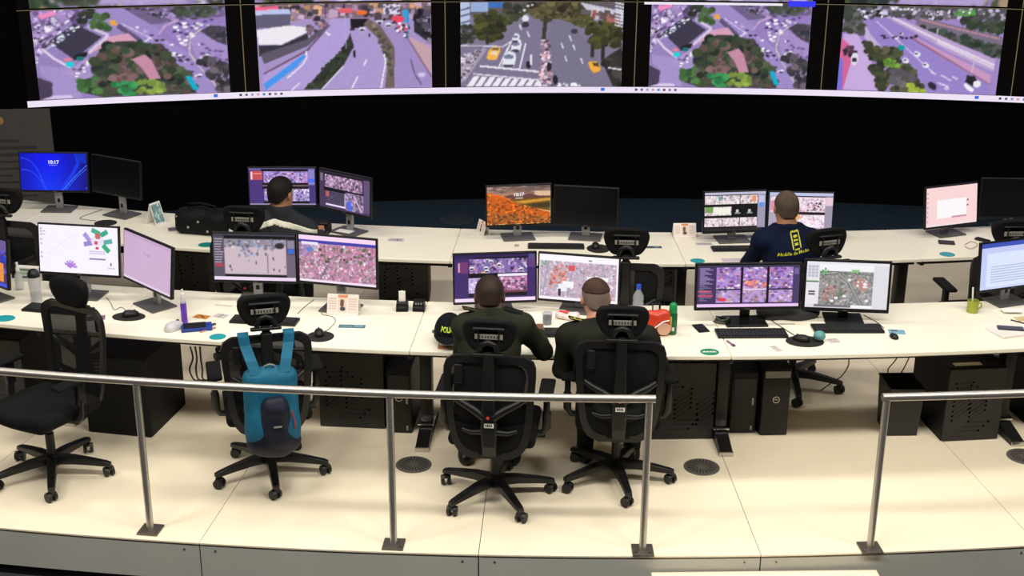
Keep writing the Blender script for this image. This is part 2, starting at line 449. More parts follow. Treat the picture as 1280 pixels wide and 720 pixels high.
def pic_park(W, H):
    c = Canvas(W, H, 165, 22, 1143, 478, (150, 130, 186))
    c.scatter([(140, 20), (420, 20), (430, 100), (240, 210), (150, 210)], 150, 6, 20, [(176, 150, 206), (120, 96, 150), (232, 220, 244), (90, 74, 112)], 1, 0.5, box=True, rot=-0.5)
    c.poly([(200, 45), (270, 25), (300, 40), (215, 68)], (236, 140, 190))
    c.poly([(620, 20), (1143, 20), (1143, 90), (880, 100), (760, 110)], (112, 96, 134)).scatter([(640, 20), (1143, 20), (1143, 70), (880, 100)], 80, 6, 18, [(60, 62, 70), (150, 130, 178), (88, 80, 104)], 2, 0.6)
    c.scatter([(880, 25), (1090, 25), (1090, 70), (900, 70)], 30, 10, 24, [(56, 66, 58), (70, 78, 66)], 3)
    c.poly([(240, 182), (375, 92), (505, 165), (355, 275)], (60, 54, 74)).poly([(360, 255), (430, 235), (420, 262), (350, 280)], (30, 28, 34))
    c.line([(440, 108), (540, 158), (430, 245)], 15, (214, 200, 226)).line([(200, 210), (260, 268), (335, 318)], 13, (226, 208, 232))
    c.scatter([(230, 200), (370, 100), (400, 110), (260, 210)], 34, 5, 9, [WHT, (170, 190, 214)], 4, 0.6)
    c.scatter([(170, 60), (300, 60), (230, 180), (180, 300), (160, 300)], 50, 5, 9, [WHT, (60, 54, 72), (200, 180, 222)], 5, 0.6)
    c.poly([(180, 300), (330, 320), (450, 300), (440, 380), (360, 400), (380, 478), (240, 478), (230, 380), (185, 350)], (164, 146, 202))
    c.poly([(165, 360), (235, 390), (225, 478), (165, 478)], (74, 62, 88))
    c.poly([(300, 345), (420, 270), (450, 300), (370, 370)], (176, 150, 204)).scatter([(330, 330), (420, 290), (440, 320), (360, 365)], 16, 6, 11, [WHT, (90, 80, 110)], 6, 0.6)
    c.ell(332, 300, 22, 14, (30, 206, 214)).ell(385, 272, 20, 12, (30, 116, 112)).ell(325, 275, 20, 10, (226, 130, 150))
    c.poly([(490, 20), (620, 20), (840, 165), (965, 285), (1095, 478), (965, 478), (900, 385), (850, 285), (700, 190), (545, 115)], (158, 138, 198))
    c.line([(590, 110), (700, 195)], 26, (92, 82, 118)).line([(610, 100), (760, 185)], 5, (220, 206, 236)).line([(700, 212), (752, 176)], 8, (230, 222, 240))
    c.poly([(780, 170), (835, 100), (1143, 78), (1143, 112), (1015, 140), (955, 185), (942, 265), (870, 215)], (150, 126, 190))
    c.line([(790, 165), (830, 118), (900, 90)], 8, (206, 170, 206)).line([(1015, 140), (955, 180), (942, 262), (985, 330), (1085, 460)], 6, (222, 206, 190))
    c.scatter([(840, 110), (1110, 85), (1110, 110), (1000, 140), (940, 240), (880, 190)], 34, 8, 15, [WHT, (235, 235, 250), (90, 70, 130)], 7, 0.5)
    c.poly([(1010, 150), (1060, 122), (1143, 130), (1143, 228), (1080, 205)], (70, 64, 80)).scatter([(1020, 150), (1143, 130), (1143, 225)], 20, 10, 22, [(60, 58, 68), (84, 76, 92)], 8)
    c.poly([(950, 200), (1000, 160), (1143, 235), (1143, 330), (1060, 330), (985, 300)], (166, 142, 200)).scatter([(980, 190), (1143, 260), (1143, 320), (1000, 290)], 16, 8, 18, [WHT, (110, 92, 140)], 9, 0.5)
    c.scatter([(965, 270), (1143, 330), (1143, 478), (1090, 478)], 60, 10, 26, [(62, 58, 68), (84, 74, 84), (110, 98, 110), (50, 50, 54)], 10)
    c.poly([(430, 255), (545, 165), (640, 150), (690, 200), (540, 200)], (214, 158, 184))
    c.poly([(440, 300), (520, 195), (650, 190), (810, 215), (865, 305), (935, 380), (965, 478), (480, 478), (355, 440), (370, 385), (450, 370)], (58, 62, 58))
    c.scatter([(440, 300), (520, 195), (650, 190), (810, 215), (865, 305), (935, 380), (965, 470), (500, 470), (365, 440), (370, 385), (450, 370)], 170, 12, 36, DGR+[(72, 84, 60), (92, 78, 74), (104, 82, 80)], 11)
    c.scatter([(530, 330), (660, 320), (660, 400), (540, 400)], 24, 12, 24, [(130, 100, 104), (112, 88, 86)], 12)
    c.poly([(640, 285), (715, 262), (745, 290), (785, 392), (728, 396), (690, 330)], (196, 138, 164))
    c.scatter([(360, 380), (450, 370), (470, 450), (370, 450)], 14, 14, 26, [(64, 104, 58), (76, 116, 64)], 13)
    c.scatter([(545, 405), (650, 405), (660, 470), (550, 470)], 14, 14, 24, [(48, 136, 76), (60, 150, 84)], 14)
    c.scatter([(670, 400), (790, 390), (790, 460), (670, 465)], 14, 16, 26, [(140, 160, 72), (120, 146, 66)], 15)
    c.scatter([(450, 60), (540, 55), (550, 130), (460, 120)], 14, 14, 24, [(58, 86, 50), (70, 96, 58)], 16).scatter([(400, 25), (480, 25), (450, 80), (400, 80)], 10, 12, 22, [(50, 56, 48)], 17)
    c.poly([(550, 85), (575, 80), (590, 105), (560, 108)], (240, 168, 60)).poly([(912, 385), (942, 383), (980, 458), (948, 460)], (18, 170, 206))
    c.scatter([(640, 90), (850, 180), (1010, 400), (960, 400), (800, 220)], 26, 7, 13, [WHT, (70, 60, 90), (190, 170, 220)], 18, 0.5)
    c.poly([(165, 478), (230, 460), (320, 458), (335, 478)], (214, 200, 232))
    return c.blur(1).noise(3).lin()
def pic_under(W, H):
    c = Canvas(W, H, 82, 4, 957, 438, (166, 146, 198))
    c.rect(82, 4, 957, 75, (126, 104, 118)).scatter([(82, 4), (957, 4), (957, 70), (82, 80)], 160, 6, 22, [(96, 84, 92), (180, 150, 180), (60, 54, 66), (210, 160, 120), (150, 120, 150)], 21, 0.7, box=True, rot=0.1)
    c.poly([(82, 25), (250, 25), (255, 50), (82, 55)], (190, 196, 236)).poly([(82, 14), (195, 12), (200, 28), (82, 30)], (244, 96, 130)).poly([(82, 55), (255, 50), (250, 110), (82, 122)], (96, 92, 116))
    c.poly([(82, 130), (240, 108), (332, 120), (330, 145), (200, 205), (90, 200)], (238, 232, 240)).poly([(90, 205), (200, 208), (335, 148), (335, 180), (110, 260), (90, 260)], (52, 50, 60))
    c.poly([(95, 250), (330, 180), (440, 95), (440, 120), (330, 215), (110, 300)], (92, 84, 104)).scatter([(330, 120), (440, 80), (430, 110), (340, 180)], 24, 6, 16, [(110, 90, 104), (160, 120, 130), (70, 64, 76)], 22)
    c.poly([(445, 80), (545, 75), (560, 140), (520, 210), (300, 438), (105, 438), (100, 360), (330, 240), (430, 130)], (176, 156, 214))
    c.line([(105, 350), (330, 235), (445, 110)], 9, (110, 84, 110)).poly([(105, 400), (310, 255), (318, 268), (270, 320), (108, 436)], (70, 150, 236))
    c.line([(222, 375), (300, 310), (325, 270), (322, 240)], 6, (246, 240, 250)).line([(236, 442), (284, 400)], 6, WHT).line([(425, 145), (445, 162)], 9, WHT)
    c.poly([(300, 438), (400, 340), (500, 240), (545, 160), (552, 85), (570, 130), (568, 210), (500, 330), (390, 438)], (52, 52, 50)).scatter([(320, 430), (545, 190), (565, 215), (400, 420)], 90, 8, 18, [(44, 56, 42), (58, 66, 50), (40, 40, 42)], 23)
    c.poly([(548, 80), (640, 80), (620, 120), (560, 130)], (28, 22, 26)).poly([(545, 140), (640, 140), (700, 200), (720, 260), (700, 438), (392, 438), (505, 320), (565, 230)], (170, 152, 206))
    c.line([(395, 436), (505, 322)], 6, WHT).line([(545, 436), (580, 372)], 7, WHT).line([(610, 318), (626, 288)], 7, WHT).line([(695, 436), (722, 300), (705, 215)], 7, (244, 240, 250))
    c.poly([(640, 80), (720, 130), (768, 230), (765, 438), (715, 438), (735, 290), (705, 200), (615, 110)], (112, 96, 92)).scatter([(650, 90), (760, 240), (750, 420), (735, 300)], 60, 6, 14, [(96, 84, 82), (130, 112, 104), (84, 84, 70)], 24)
    c.poly([(690, 100), (780, 110), (850, 180), (957, 380), (957, 438), (768, 438), (770, 230)], (160, 140, 194)).line([(850, 290), (870, 370), (905, 425)], 7, (96, 84, 120)).ell(905, 372, 20, 12, (206, 196, 226))
    c.poly([(830, 170), (957, 230), (957, 370), (900, 290)], (196, 160, 170)).line([(835, 180), (957, 385)], 8, (130, 100, 130))
    c.poly([(870, 60), (957, 40), (957, 215), (870, 150)], (44, 40, 50)).scatter([(870, 60), (957, 45), (957, 210)], 24, 8, 22, [(30, 28, 36), (90, 80, 100), (160, 150, 176)], 25, box=True, rot=0.2)
    c.rect(715, 10, 800, 60, (226, 216, 230)).scatter([(715, 10), (800, 10), (800, 60), (715, 60)], 16, 5, 9, [(90, 80, 110)], 26, box=True, rot=0)
    c.rect(812, 40, 846, 100, (50, 160, 220)).ell(790, 85, 34, 18, (232, 70, 100)).ell(608, 50, 28, 12, (240, 110, 50)).ell(530, 40, 40, 14, (220, 100, 110))
    for x, y in ((695, 100), (740, 115), (608, 135)): c.ell(x, y, 17, 12, (222, 222, 236)).ell(x, y+4, 12, 6, (60, 54, 76))
    c.ell(565, 258, 7, 20, (34, 30, 40)).ell(643, 163, 5, 9, (30, 30, 40)).scatter([(700, 80), (850, 120), (830, 180), (770, 140)], 30, 5, 11, [(60, 50, 66), (200, 60, 80), (220, 210, 230)], 27)
    c.line([(525, 60), (525, 230)], 5, (176, 170, 200)).line([(840, 40), (838, 190)], 6, (90, 120, 160)).line([(425, 4), (425, 70)], 4, (70, 60, 70))
    return c.blur(1).noise(3).lin()
def pic_avenue(W, H):
    c = Canvas(W, H, 138, 4, 948, 432, (126, 118, 144))
    c.rect(138, 4, 948, 70, (96, 90, 96)).rect(138, 4, 185, 120, (186, 196, 226)).rect(190, 4, 275, 50, (150, 170, 216)).rect(275, 4, 350, 30, (60, 110, 190))
    for y in (30, 60, 95): c.line([(138, y+14), (185, y)], 8, (90, 96, 120))
    c.poly([(440, 60), (560, 60), (545, 200), (535, 432), (138, 432), (138, 330), (250, 280), (390, 130)], (124, 116, 142))
    c.poly([(590, 90), (690, 110), (780, 220), (900, 432), (610, 432), (575, 200)], (120, 114, 138))
    c.scatter([(340, 30), (420, 4), (460, 40), (420, 90), (340, 120)], 40, 10, 26, [(58, 62, 46), (72, 74, 54), (50, 50, 44)], 31)
    c.scatter([(210, 75), (300, 50), (360, 85), (350, 160), (290, 210), (220, 170)], 80, 10, 26, [(62, 66, 34), (72, 74, 38), (52, 54, 32), (46, 46, 30)], 32).rect(262, 160, 280, 215, (52, 46, 40))
    c.scatter([(140, 120), (205, 110), (205, 200), (140, 210)], 30, 8, 18, [(50, 56, 48), (70, 70, 66)], 33)
    c.scatter([(480, 4), (760, 4), (720, 80), (560, 110), (490, 60)], 110, 10, 28, [(66, 62, 42), (84, 78, 50), (52, 48, 38), (100, 90, 60)], 34).line([(562, 70), (552, 190)], 20, (64, 54, 48))
    c.scatter([(700, 70), (790, 70), (790, 130), (700, 120)], 24, 10, 22, [(96, 92, 56), (80, 78, 48)], 35)
    c.scatter([(750, 130), (860, 85), (945, 130), (945, 220), (800, 225)], 90, 10, 28, [(58, 58, 32), (68, 68, 36), (48, 48, 30), (76, 74, 42)], 36).rect(840, 215, 860, 300, (48, 44, 44)).rect(790, 215, 806, 280, (52, 48, 48))
    c.poly([(730, 4), (948, 50), (948, 100), (900, 70), (760, 40)], (200, 196, 214)).scatter([(780, 40), (930, 60), (930, 110), (800, 90)], 24, 8, 18, [(150, 90, 90), (110, 90, 90), (220, 214, 226)], 37, box=True, rot=0.2)
    for y in range(5, 120, 16): c.line([(905, y), (948, y+10)], 7, (226, 226, 240))
    c.poly([(845, 300), (948, 225), (948, 432), (905, 432)], (52, 48, 48)).scatter([(850, 300), (948, 230), (948, 432)], 40, 10, 24, [(44, 42, 40), (66, 60, 56)], 38).line([(880, 335), (948, 345)], 7, (230, 228, 236))
    c.poly([(138, 280), (250, 230), (270, 240), (160, 400), (138, 410)], (166, 152, 172)).scatter([(138, 270), (250, 230), (160, 390), (138, 400)], 60, 4, 9, [(90, 80, 96), (220, 210, 226)], 39)
    c.line([(345, 230), (390, 200)], 5, WHT).line([(235, 325), (530, 356)], 9, WHT).line([(330, 330), (388, 205)], 7, WHT).line([(433, 340), (463, 210)], 7, WHT).line([(138, 220), (350, 226)], 6, (210, 206, 220))
    c.line([(200, 365), (530, 398)], 7, (226, 222, 236))
    for i in range(9): c.poly([(205+i*40, 375+i*3), (232+i*40, 377+i*3), (198+i*42, 432), (165+i*42, 432)], (236, 232, 242))
    c.scatter([(540, 190), (580, 200), (600, 432), (535, 432)], 130, 5, 11, [(226, 206, 220), (150, 120, 140), (90, 70, 84), (210, 170, 180)], 40)
    for x, y in ((665, 290), (745, 300), (705, 232), (645, 222), (685, 185), (475, 165), (435, 128)): c.line([(x-5, y-14), (x+6, y+14)], 6, WHT)
    c.poly([(268, 285), (275, 250), (296, 230), (334, 230), (336, 250), (318, 292), (280, 296)], (244, 180, 76)).poly([(282, 262), (298, 250), (326, 252), (318, 272)], (236, 214, 186)).poly([(296, 234), (330, 233), (328, 244), (294, 246)], (120, 96, 70)).poly([(776, 305), (815, 302), (838, 322), (842, 350), (808, 364), (790, 345)], (240, 172, 64)).poly([(798, 308), (826, 312), (834, 330), (806, 326)], (74, 60, 46))
    for x, y, r in ((380, 290, 36), (415, 222, 28), (412, 182, 20)): c.poly([(x-r, y+r), (x-r*0.7, y-r*0.5), (x-r*0.1, y-r*1.1), (x+r*0.8, y-r*1.05), (x+r, y-r*0.2), (x+r*0.7, y+r*1.1)], (226, 228, 238)).ell(x-2, y-r*0.3, r*0.7, r*0.35, (120, 124, 150)).ell(x-3, y+r*0.95, r*0.8, 7, (70, 64, 84))
    c.ell(460, 86, 16, 18, (220, 222, 230)).ell(460, 116, 18, 15, (52, 50, 60)).ell(478, 320, 13, 18, (34, 32, 40)).ell(491, 295, 7, 30, (228, 228, 238)).ell(705, 150, 17, 13, (60, 56, 66)).ell(582, 330, 12, 24, (36, 34, 44)).ell(614, 398, 13, 24, (30, 34, 44))
    c.scatter([(430, 4), (500, 4), (470, 60), (440, 60)], 10, 5, 9, [WHT, (60, 60, 70)], 41).scatter([(620, 410), (740, 420), (740, 432), (620, 432)], 14, 6, 10, [WHT], 42)
    return c.blur(1).noise(3).lin()
def pic_highway(W, H):
    c = Canvas(W, H, 350, 55, 1165, 480, (158, 134, 196))
    c.rect(350, 50, 1170, 110, (84, 80, 92)).scatter([(350, 55), (1165, 60), (1165, 130), (350, 100)], 160, 6, 22, [(70, 72, 70), (60, 68, 60), (190, 176, 206), (100, 96, 104)], 51)
    c.poly([(900, 68), (1010, 62), (1020, 90), (910, 96)], (90, 150, 80)).scatter([(590, 60), (1100, 75), (1100, 85), (600, 72)], 30, 5, 9, [WHT, (120, 110, 140)], 52)
    c.poly([(720, 100), (1165, 190), (1165, 300), (900, 220), (720, 140)], (120, 108, 132))
    c.scatter([(930, 105), (1165, 130), (1165, 180), (960, 145)], 60, 10, 20, [(52, 62, 50), (66, 76, 60)], 53)
    c.scatter([(740, 150), (900, 180), (1160, 240), (1160, 290), (960, 240)], 70, 12, 26, [(48, 58, 50), (62, 74, 64), (84, 84, 88)], 54).line([(740, 115), (900, 150), (1150, 200)], 7, (196, 140, 150))
    c.poly([(560, 105), (640, 115), (1140, 300), (1140, 365), (720, 200)], (186, 160, 206)).line([(600, 110), (830, 210), (1140, 330)], 10, (226, 214, 232)).line([(840, 225), (1140, 345)], 12, (214, 202, 222))
    c.poly([(460, 120), (570, 110), (760, 200), (1130, 390), (1130, 480), (800, 480), (640, 300), (540, 250)], (152, 130, 200)).line([(520, 130), (700, 270), (840, 380)], 5, (216, 206, 236)).line([(700, 205), (1130, 425)], 9, (150, 100, 130)).poly([(690, 190), (1130, 380), (1130, 425), (760, 230)], (200, 150, 190))
    c.scatter([(420, 70), (540, 80), (560, 110), (430, 125)], 24, 6, 12, [(40, 38, 48), (226, 226, 240), (96, 90, 120)], 55)
    c.scatter([(350, 70), (430, 100), (480, 190), (350, 190)], 60, 10, 24, [(56, 64, 56), (70, 76, 64), (92, 90, 90)], 56).poly([(465, 150), (500, 200), (560, 255), (520, 250), (470, 215)], (196, 176, 214))
    c.poly([(360, 195), (430, 195), (500, 290), (575, 480), (340, 480), (350, 350)], (198, 170, 222)).poly([(350, 215), (405, 260), (412, 330), (380, 480), (340, 480)], (210, 100, 150)).poly([(340, 300), (370, 330), (375, 480), (340, 480)], (120, 110, 214))
    c.scatter([(365, 250), (430, 260), (430, 320), (370, 320)], 12, 9, 16, [(50, 40, 48), (90, 60, 80)], 57).ell(427, 320, 18, 32, (226, 226, 236)).ell(427, 325, 13, 12, (50, 48, 60))
    c.scatter([(460, 230), (560, 260), (650, 270), (670, 330), (750, 380), (790, 470), (570, 470), (520, 350)], 150, 12, 28, [(60, 66, 46), (72, 76, 52), (48, 54, 44), (84, 80, 60)], 58)
    c.scatter([(590, 320), (655, 320), (655, 350), (590, 350)], 10, 10, 18, [(104, 146, 52)], 59).scatter([(620, 370), (740, 370), (740, 440), (620, 440)], 30, 14, 26, [(84, 80, 86), (96, 92, 96)], 60).scatter([(720, 440), (800, 440), (800, 475), (720, 475)], 10, 10, 20, [(150, 170, 60)], 61)
    for x, y in ((690, 322), (745, 288), (795, 342), (632, 208), (655, 190)): c.ell(x, y, 18 if y > 250 else 9, 13 if y > 250 else 7, (232, 232, 244), rot=0.5).ell(x-4, y-3, 8, 5, (80, 76, 100))
    c.ell(662, 258, 17, 14, (20, 150, 160)).ell(840, 445, 26, 16, (44, 40, 52), rot=0.6).ell(915, 455, 14, 9, (206, 196, 226)).scatter([(540, 200), (740, 190), (740, 215), (560, 215)], 12, 5, 9, [(60, 46, 80), (36, 32, 40)], 62)
    for x, y in ((890, 395), (920, 410), (950, 400), (880, 433), (905, 440), (838, 380)): c.line([(x-14, y-6), (x+14, y+6)], 6, (230, 224, 242))
    c.poly([(1010, 385), (1050, 390), (1075, 430), (1045, 440), (1005, 420)], (34, 32, 38)).ell(1065, 427, 20, 17, (236, 232, 240)).poly([(995, 430), (1010, 425), (1055, 455), (1045, 470), (1015, 455)], (240, 238, 246)).line([(1040, 290), (1032, 370)], 6, (206, 190, 214)).line([(835, 160), (832, 230)], 5, (190, 180, 200))
    return c.blur(1).noise(3).lin()
def pic_upper(W, H, seed):
    c = Canvas(W, H, 0, 0, 100, 50, (150, 132, 180)); g = np.random.default_rng(seed)
    c.poly([(0, 0), (100, 0), (100, 22), (0, 30)], (112, 108, 124)).scatter([(0, 0), (100, 0), (100, 50), (0, 50)], 260, 1, 5, [(90, 96, 70), (170, 150, 196), (70, 72, 60), (216, 204, 230), (150, 130, 110)], seed)
    c.poly([(20+g.random()*20, 50), (45, 10), (60, 10), (70+g.random()*20, 50)], (176, 158, 206)).line([(52, 12), (56, 50)], 0.8, WHT)
    c.scatter([(0, 30), (40, 40), (30, 50), (0, 50)], 60, 1.5, 4, DGR, seed+9)
    return c.blur(1).noise(3).lin()

# ----- monitor pictures: domain 0..160 x 0..90
def mc(bg, W=161, H=91): return Canvas(W, H, 0, 0, 160, 90, bg)
def aerial(c, x0, y0, x1, y1, cols, seed, n=260, r0=0.8, r1=3.2, road=None, rot=0.4):
    P4 = [(x0, y0), (x1, y0), (x1, y1), (x0, y1)]
    tmp = Canvas(c.W, c.H, 0, 0, 160, 90, cols[0])
    tmp.scatter(P4, int(n*1.8), r0*0.6, r1*0.75, cols, seed, 0.7, box=True, rot=rot)
    for r in (road or []): tmp.line(r[0], r[1], r[2])
    tmp.blur(2); sl = c._bb(x0, y0, x1, y1); c.a[sl] = tmp.a[sl]; return c
MAPC = [(196, 138, 170), (226, 190, 214), (160, 104, 130), (240, 226, 240), (120, 110, 110), (206, 120, 140), (140, 134, 150)]
TRAF = [(150, 120, 190), (96, 70, 130), (206, 180, 230), (60, 44, 84), (230, 226, 244), (180, 110, 150)]
def pic_blank(): return mc((246, 238, 252)).lin()
def pic_M1():
    c = mc((250, 244, 254))
    for y in (6, 11, 17, 27, 35, 52, 60): c.rect(3, y, 6, y+3, (196, 190, 232))
    c.rect(8, 12, 13, 13.4, (190, 190, 200)).rect(8, 18, 12, 19.4, (190, 190, 200))
    for x, y, a, col in ((116, 9, 0.4, (70, 178, 142)), (132, 12, 2.6, (58, 170, 140)), (98, 20, 0.9, (176, 150, 220)), (100, 32, -0.2, (150, 140, 204)), (140, 27, -0.2, (96, 176, 170)), (136, 40, 0.8, (60, 174, 132))):
        c.poly([(x+9*u*math.cos(a)-4.5*v*math.sin(a), y+9*u*math.sin(a)+4.5*v*math.cos(a)) for u, v in ((-1, -1), (1, -1), (1, 1), (-1, 1))], col)
    c.ell(119, 26, 13, 11, (240, 226, 246)).ell(120, 17, 6, 6, (196, 116, 100)).ell(116, 30, 4, 4, (214, 90, 110)).ell(118, 40, 4, 2.4, (210, 80, 90))
    for y in (46, 50): c.rect(102, y, 134, y+1.4, (206, 190, 226))
    c.rect(102, 60, 134, 62, (150, 130, 176))
    for a in (-0.9, -0.45, 0, 0.45, 0.9): c.line([(62, 80), (62+14*math.sin(a), 80-14*math.cos(a))], 3.6, (176, 132, 222))
    c.ell(72, 78, 5, 2.5, (190, 150, 226)).ell(145, 70, 1.5, 4, (120, 100, 140)).rect(139, 77, 152, 78, (200, 190, 210))
    c.line([(16, 56), (60, 24), (80, 14)], 0.6, (226, 214, 234))
    return c.lin()
def pic_M0():
    c = mc((70, 44, 110)); c.scatter([(90, 20), (160, 10), (160, 60), (90, 60)], 50, 3, 9, [(70, 90, 214), (40, 50, 160), (90, 60, 140)], 4); c.rect(110, 45, 150, 80, (236, 146, 60)).rect(0, 84, 160, 90, (60, 80, 220)).rect(128, 0, 160, 20, (110, 90, 150)); return c.lin()
def pic_M2(): c = mc((206, 174, 207)); c.rect(0, 0, 160, 5, (196, 164, 198)).rect(0, 86, 160, 90, (226, 206, 232)); return c.lin()
def pic_M3():
    c = mc((92, 82, 98)); c.rect(0, 0, 160, 6, (70, 66, 78)).rect(22, 4, 142, 10, (10, 10, 12)).rect(22, 78, 142, 84, (10, 10, 12))
    c.rect(22, 10, 142, 78, (206, 186, 196))
    c.poly([(22, 10), (142, 10), (142, 22), (60, 26), (22, 20)], (150, 140, 156)).scatter([(22, 10), (142, 10), (142, 30), (22, 26)], 70, 1, 4, [(110, 104, 116), (220, 214, 226), (150, 160, 196), (90, 86, 96)], 3, a=0.7)
    c.scatter([(48, 14), (90, 14), (90, 40), (50, 44)], 40, 1, 3.2, [(130, 150, 196), (110, 120, 156), (90, 90, 110), (200, 200, 220)], 4, 1.3, a=0.6).scatter([(25, 40), (140, 36), (140, 76), (25, 76)], 12, 0.7, 1.6, [(60, 50, 60), (40, 30, 36)], 5, 2.2)
    c.line([(106, 40), (106, 76)], 1.1, (60, 52, 60)).ell(130, 22, 9, 6, (44, 44, 50)).line([(116, 12), (116, 34)], 0.8, (90, 84, 90))
    c.blur(2)
    for y in range(10, 60, 5): c.rect(3, y, 14+(y*7) % 6, y+1.2, (170, 160, 180))
    c.rect(3, 58, 18, 64, (170, 70, 90)).rect(144, 4, 160, 9, (20, 20, 24)).rect(146, 12, 158, 26, (140, 136, 160)).rect(147, 28, 157, 36, (60, 110, 220)).rect(144, 40, 160, 84, (112, 100, 118)).rect(0, 84, 160, 90, (238, 216, 244))
    return c.lin()
def pic_M4():
    c = mc((250, 222, 246)); aerial(c, 0, 15, 160, 90, MAPC, 5, 900, 1, 3.4, [([(0, 44), (44, 14)], 4, (196, 176, 206)), ([(40, 90), (60, 55)], 2.5, (110, 100, 120)), ([(120, 90), (160, 60)], 2, (200, 180, 200)), ([(60, 56), (160, 40)], 1.4, (180, 160, 180))])
    c.scatter([(40, 18), (150, 18), (150, 50), (50, 50)], 40, 1.5, 4, [(96, 88, 80), (120, 110, 96)], 6)
    c.rect(0, 0, 160, 9, (250, 216, 244)).rect(0, 9, 160, 14, (70, 66, 170)).rect(6, 13, 40, 18, (236, 230, 244)).poly([(14, 26), (26, 20), (32, 28), (20, 34)], (90, 140, 210)).rect(2, 18, 22, 40, (140, 120, 190), 0.4).rect(0, 86, 160, 90, (246, 226, 248)); return c.lin()
def pic_M5():
    c = mc((64, 42, 106)); c.rect(0, 0, 160, 7, (50, 34, 84)).rect(40, 6, 143, 9, (8, 8, 12))
    aerial(c, 30, 9, 143, 36, TRAF, 7, 190, 1, 4, [([(46, 36), (78, 9)], 8, (118, 104, 168)), ([(110, 36), (96, 9)], 9, (130, 110, 176)), ([(143, 32), (118, 9)], 7, (112, 90, 150))], 0.2)
    for x, y in ((34, 26), (62, 26), (64, 32), (88, 20), (132, 30), (72, 14)): c.ell(x, y, 5, 3.4, (232, 230, 244)).ell(x, y+1, 4, 1.6, (40, 34, 60))
    c.ell(56, 34, 4, 2, (240, 170, 90)).rect(28, 36, 143, 44, (14, 10, 20)).rect(86, 38, 143, 42, (240, 232, 248))
    aerial(c, 28, 45, 60, 74, [(200, 180, 230), (150, 130, 190), (230, 220, 244)], 8, 60, 1, 4)
    aerial(c, 88, 44, 143, 72, [(200, 120, 170), (110, 70, 100), (226, 170, 206), (70, 46, 70), (226, 200, 226)], 9, 120, 1, 4)
    c.rect(96, 70, 143, 74, (120, 60, 80)).rect(28, 74, 143, 80, (16, 12, 24)).rect(6, 14, 26, 34, (150, 70, 120), 0.6).rect(8, 16, 10, 32, (220, 170, 200)).rect(147, 2, 158, 10, (90, 80, 130)).rect(146, 10, 159, 26, (120, 80, 130), 0.6).rect(0, 84, 160, 90, (244, 220, 250)); return c.lin()
def pic_M6():
    cols = [(200, 176, 196), (176, 168, 190), (226, 214, 226), (206, 150, 150), (150, 150, 170), (240, 236, 244)]
    c = mc((252, 248, 254)); aerial(c, 2, 13, 156, 84, cols, 10, 700, 0.8, 2.8, [([(18, 13), (8, 84)], 2.4, (150, 160, 180)), ([(70, 13), (58, 84)], 2.4, (150, 156, 180)), ([(104, 13), (94, 84)], 2, (170, 160, 180)), ([(130, 13), (122, 84)], 2, (160, 160, 180)), ([(2, 40), (156, 52)], 1.6, (190, 180, 200))], 0.15)
    c.scatter([(24, 26), (56, 18), (54, 56), (22, 60)], 60, 1.5, 3.6, [(216, 120, 110), (200, 140, 130), (230, 170, 160)], 11, box=True, rot=0.1).rect(48, 52, 70, 64, (248, 246, 250)).rect(40, 58, 56, 72, (240, 240, 246)).rect(98, 40, 140, 46, (252, 250, 254)).rect(60, 20, 72, 30, (220, 90, 90)).rect(40, 68, 44, 82, (40, 44, 60))
    c.scatter([(4, 14), (14, 14), (14, 26), (4, 26)], 14, 1, 2.4, [(80, 150, 130), (110, 160, 140)], 12).rect(0, 0, 160, 12, (252, 248, 254)).rect(0, 85, 160, 90, (252, 244, 254)).rect(100, 7, 106, 9, (120, 150, 120)); return c.lin()
def pic_M7():
    c = mc((66, 50, 92)); c.rect(0, 0, 160, 4, (60, 56, 84))
    for y in range(6, 76, 3): c.rect(4, y, 9+(y*13) % 17, y+1.2, (150, 130, 180) if y < 40 else (120, 110, 140))
    c.rect(2, 55, 22, 57, (220, 90, 120)).rect(2, 64, 24, 67, (200, 80, 110))
    for i, x in enumerate((30, 71, 112)):
        aerial(c, x, 5, x+38, 50, [(170, 130, 210), (120, 84, 160), (216, 190, 236), (90, 60, 110), (226, 130, 140), (244, 240, 250)], 20+i, 110, 1, 3.6, [([(x+4+4*i, 50), (x+34, 8)], 5, (176, 150, 216)), ([(x, 20+6*i), (x+38, 34)], 4, (150, 120, 190))])
        aerial(c, x, 54, x+38, 80, [(176, 140, 206), (150, 116, 180), (226, 200, 236), (100, 80, 120), (190, 150, 130)], 30+i, 70, 1, 3.6, [([(x+8, 80), (x+20, 54), (x+34, 80)], 5, (186, 160, 216))])
        c.rect(x, 51, x+38, 53.4, (226, 214, 240) if i == 1 else (30, 22, 44))
    c.ell(39, 74, 7, 4, (224, 60, 80)).scatter([(71, 32), (108, 32), (108, 48), (71, 48)], 20, 2, 4, [(226, 150, 120), (230, 120, 110)], 36)
    c.rect(68, 4, 71, 82, (16, 10, 24)).rect(109, 4, 112, 82, (16, 10, 24)).rect(150, 4, 160, 82, (74, 60, 104)).rect(152, 8, 158, 20, (120, 100, 160)).rect(0, 84, 160, 90, (236, 200, 244)); return c.lin()
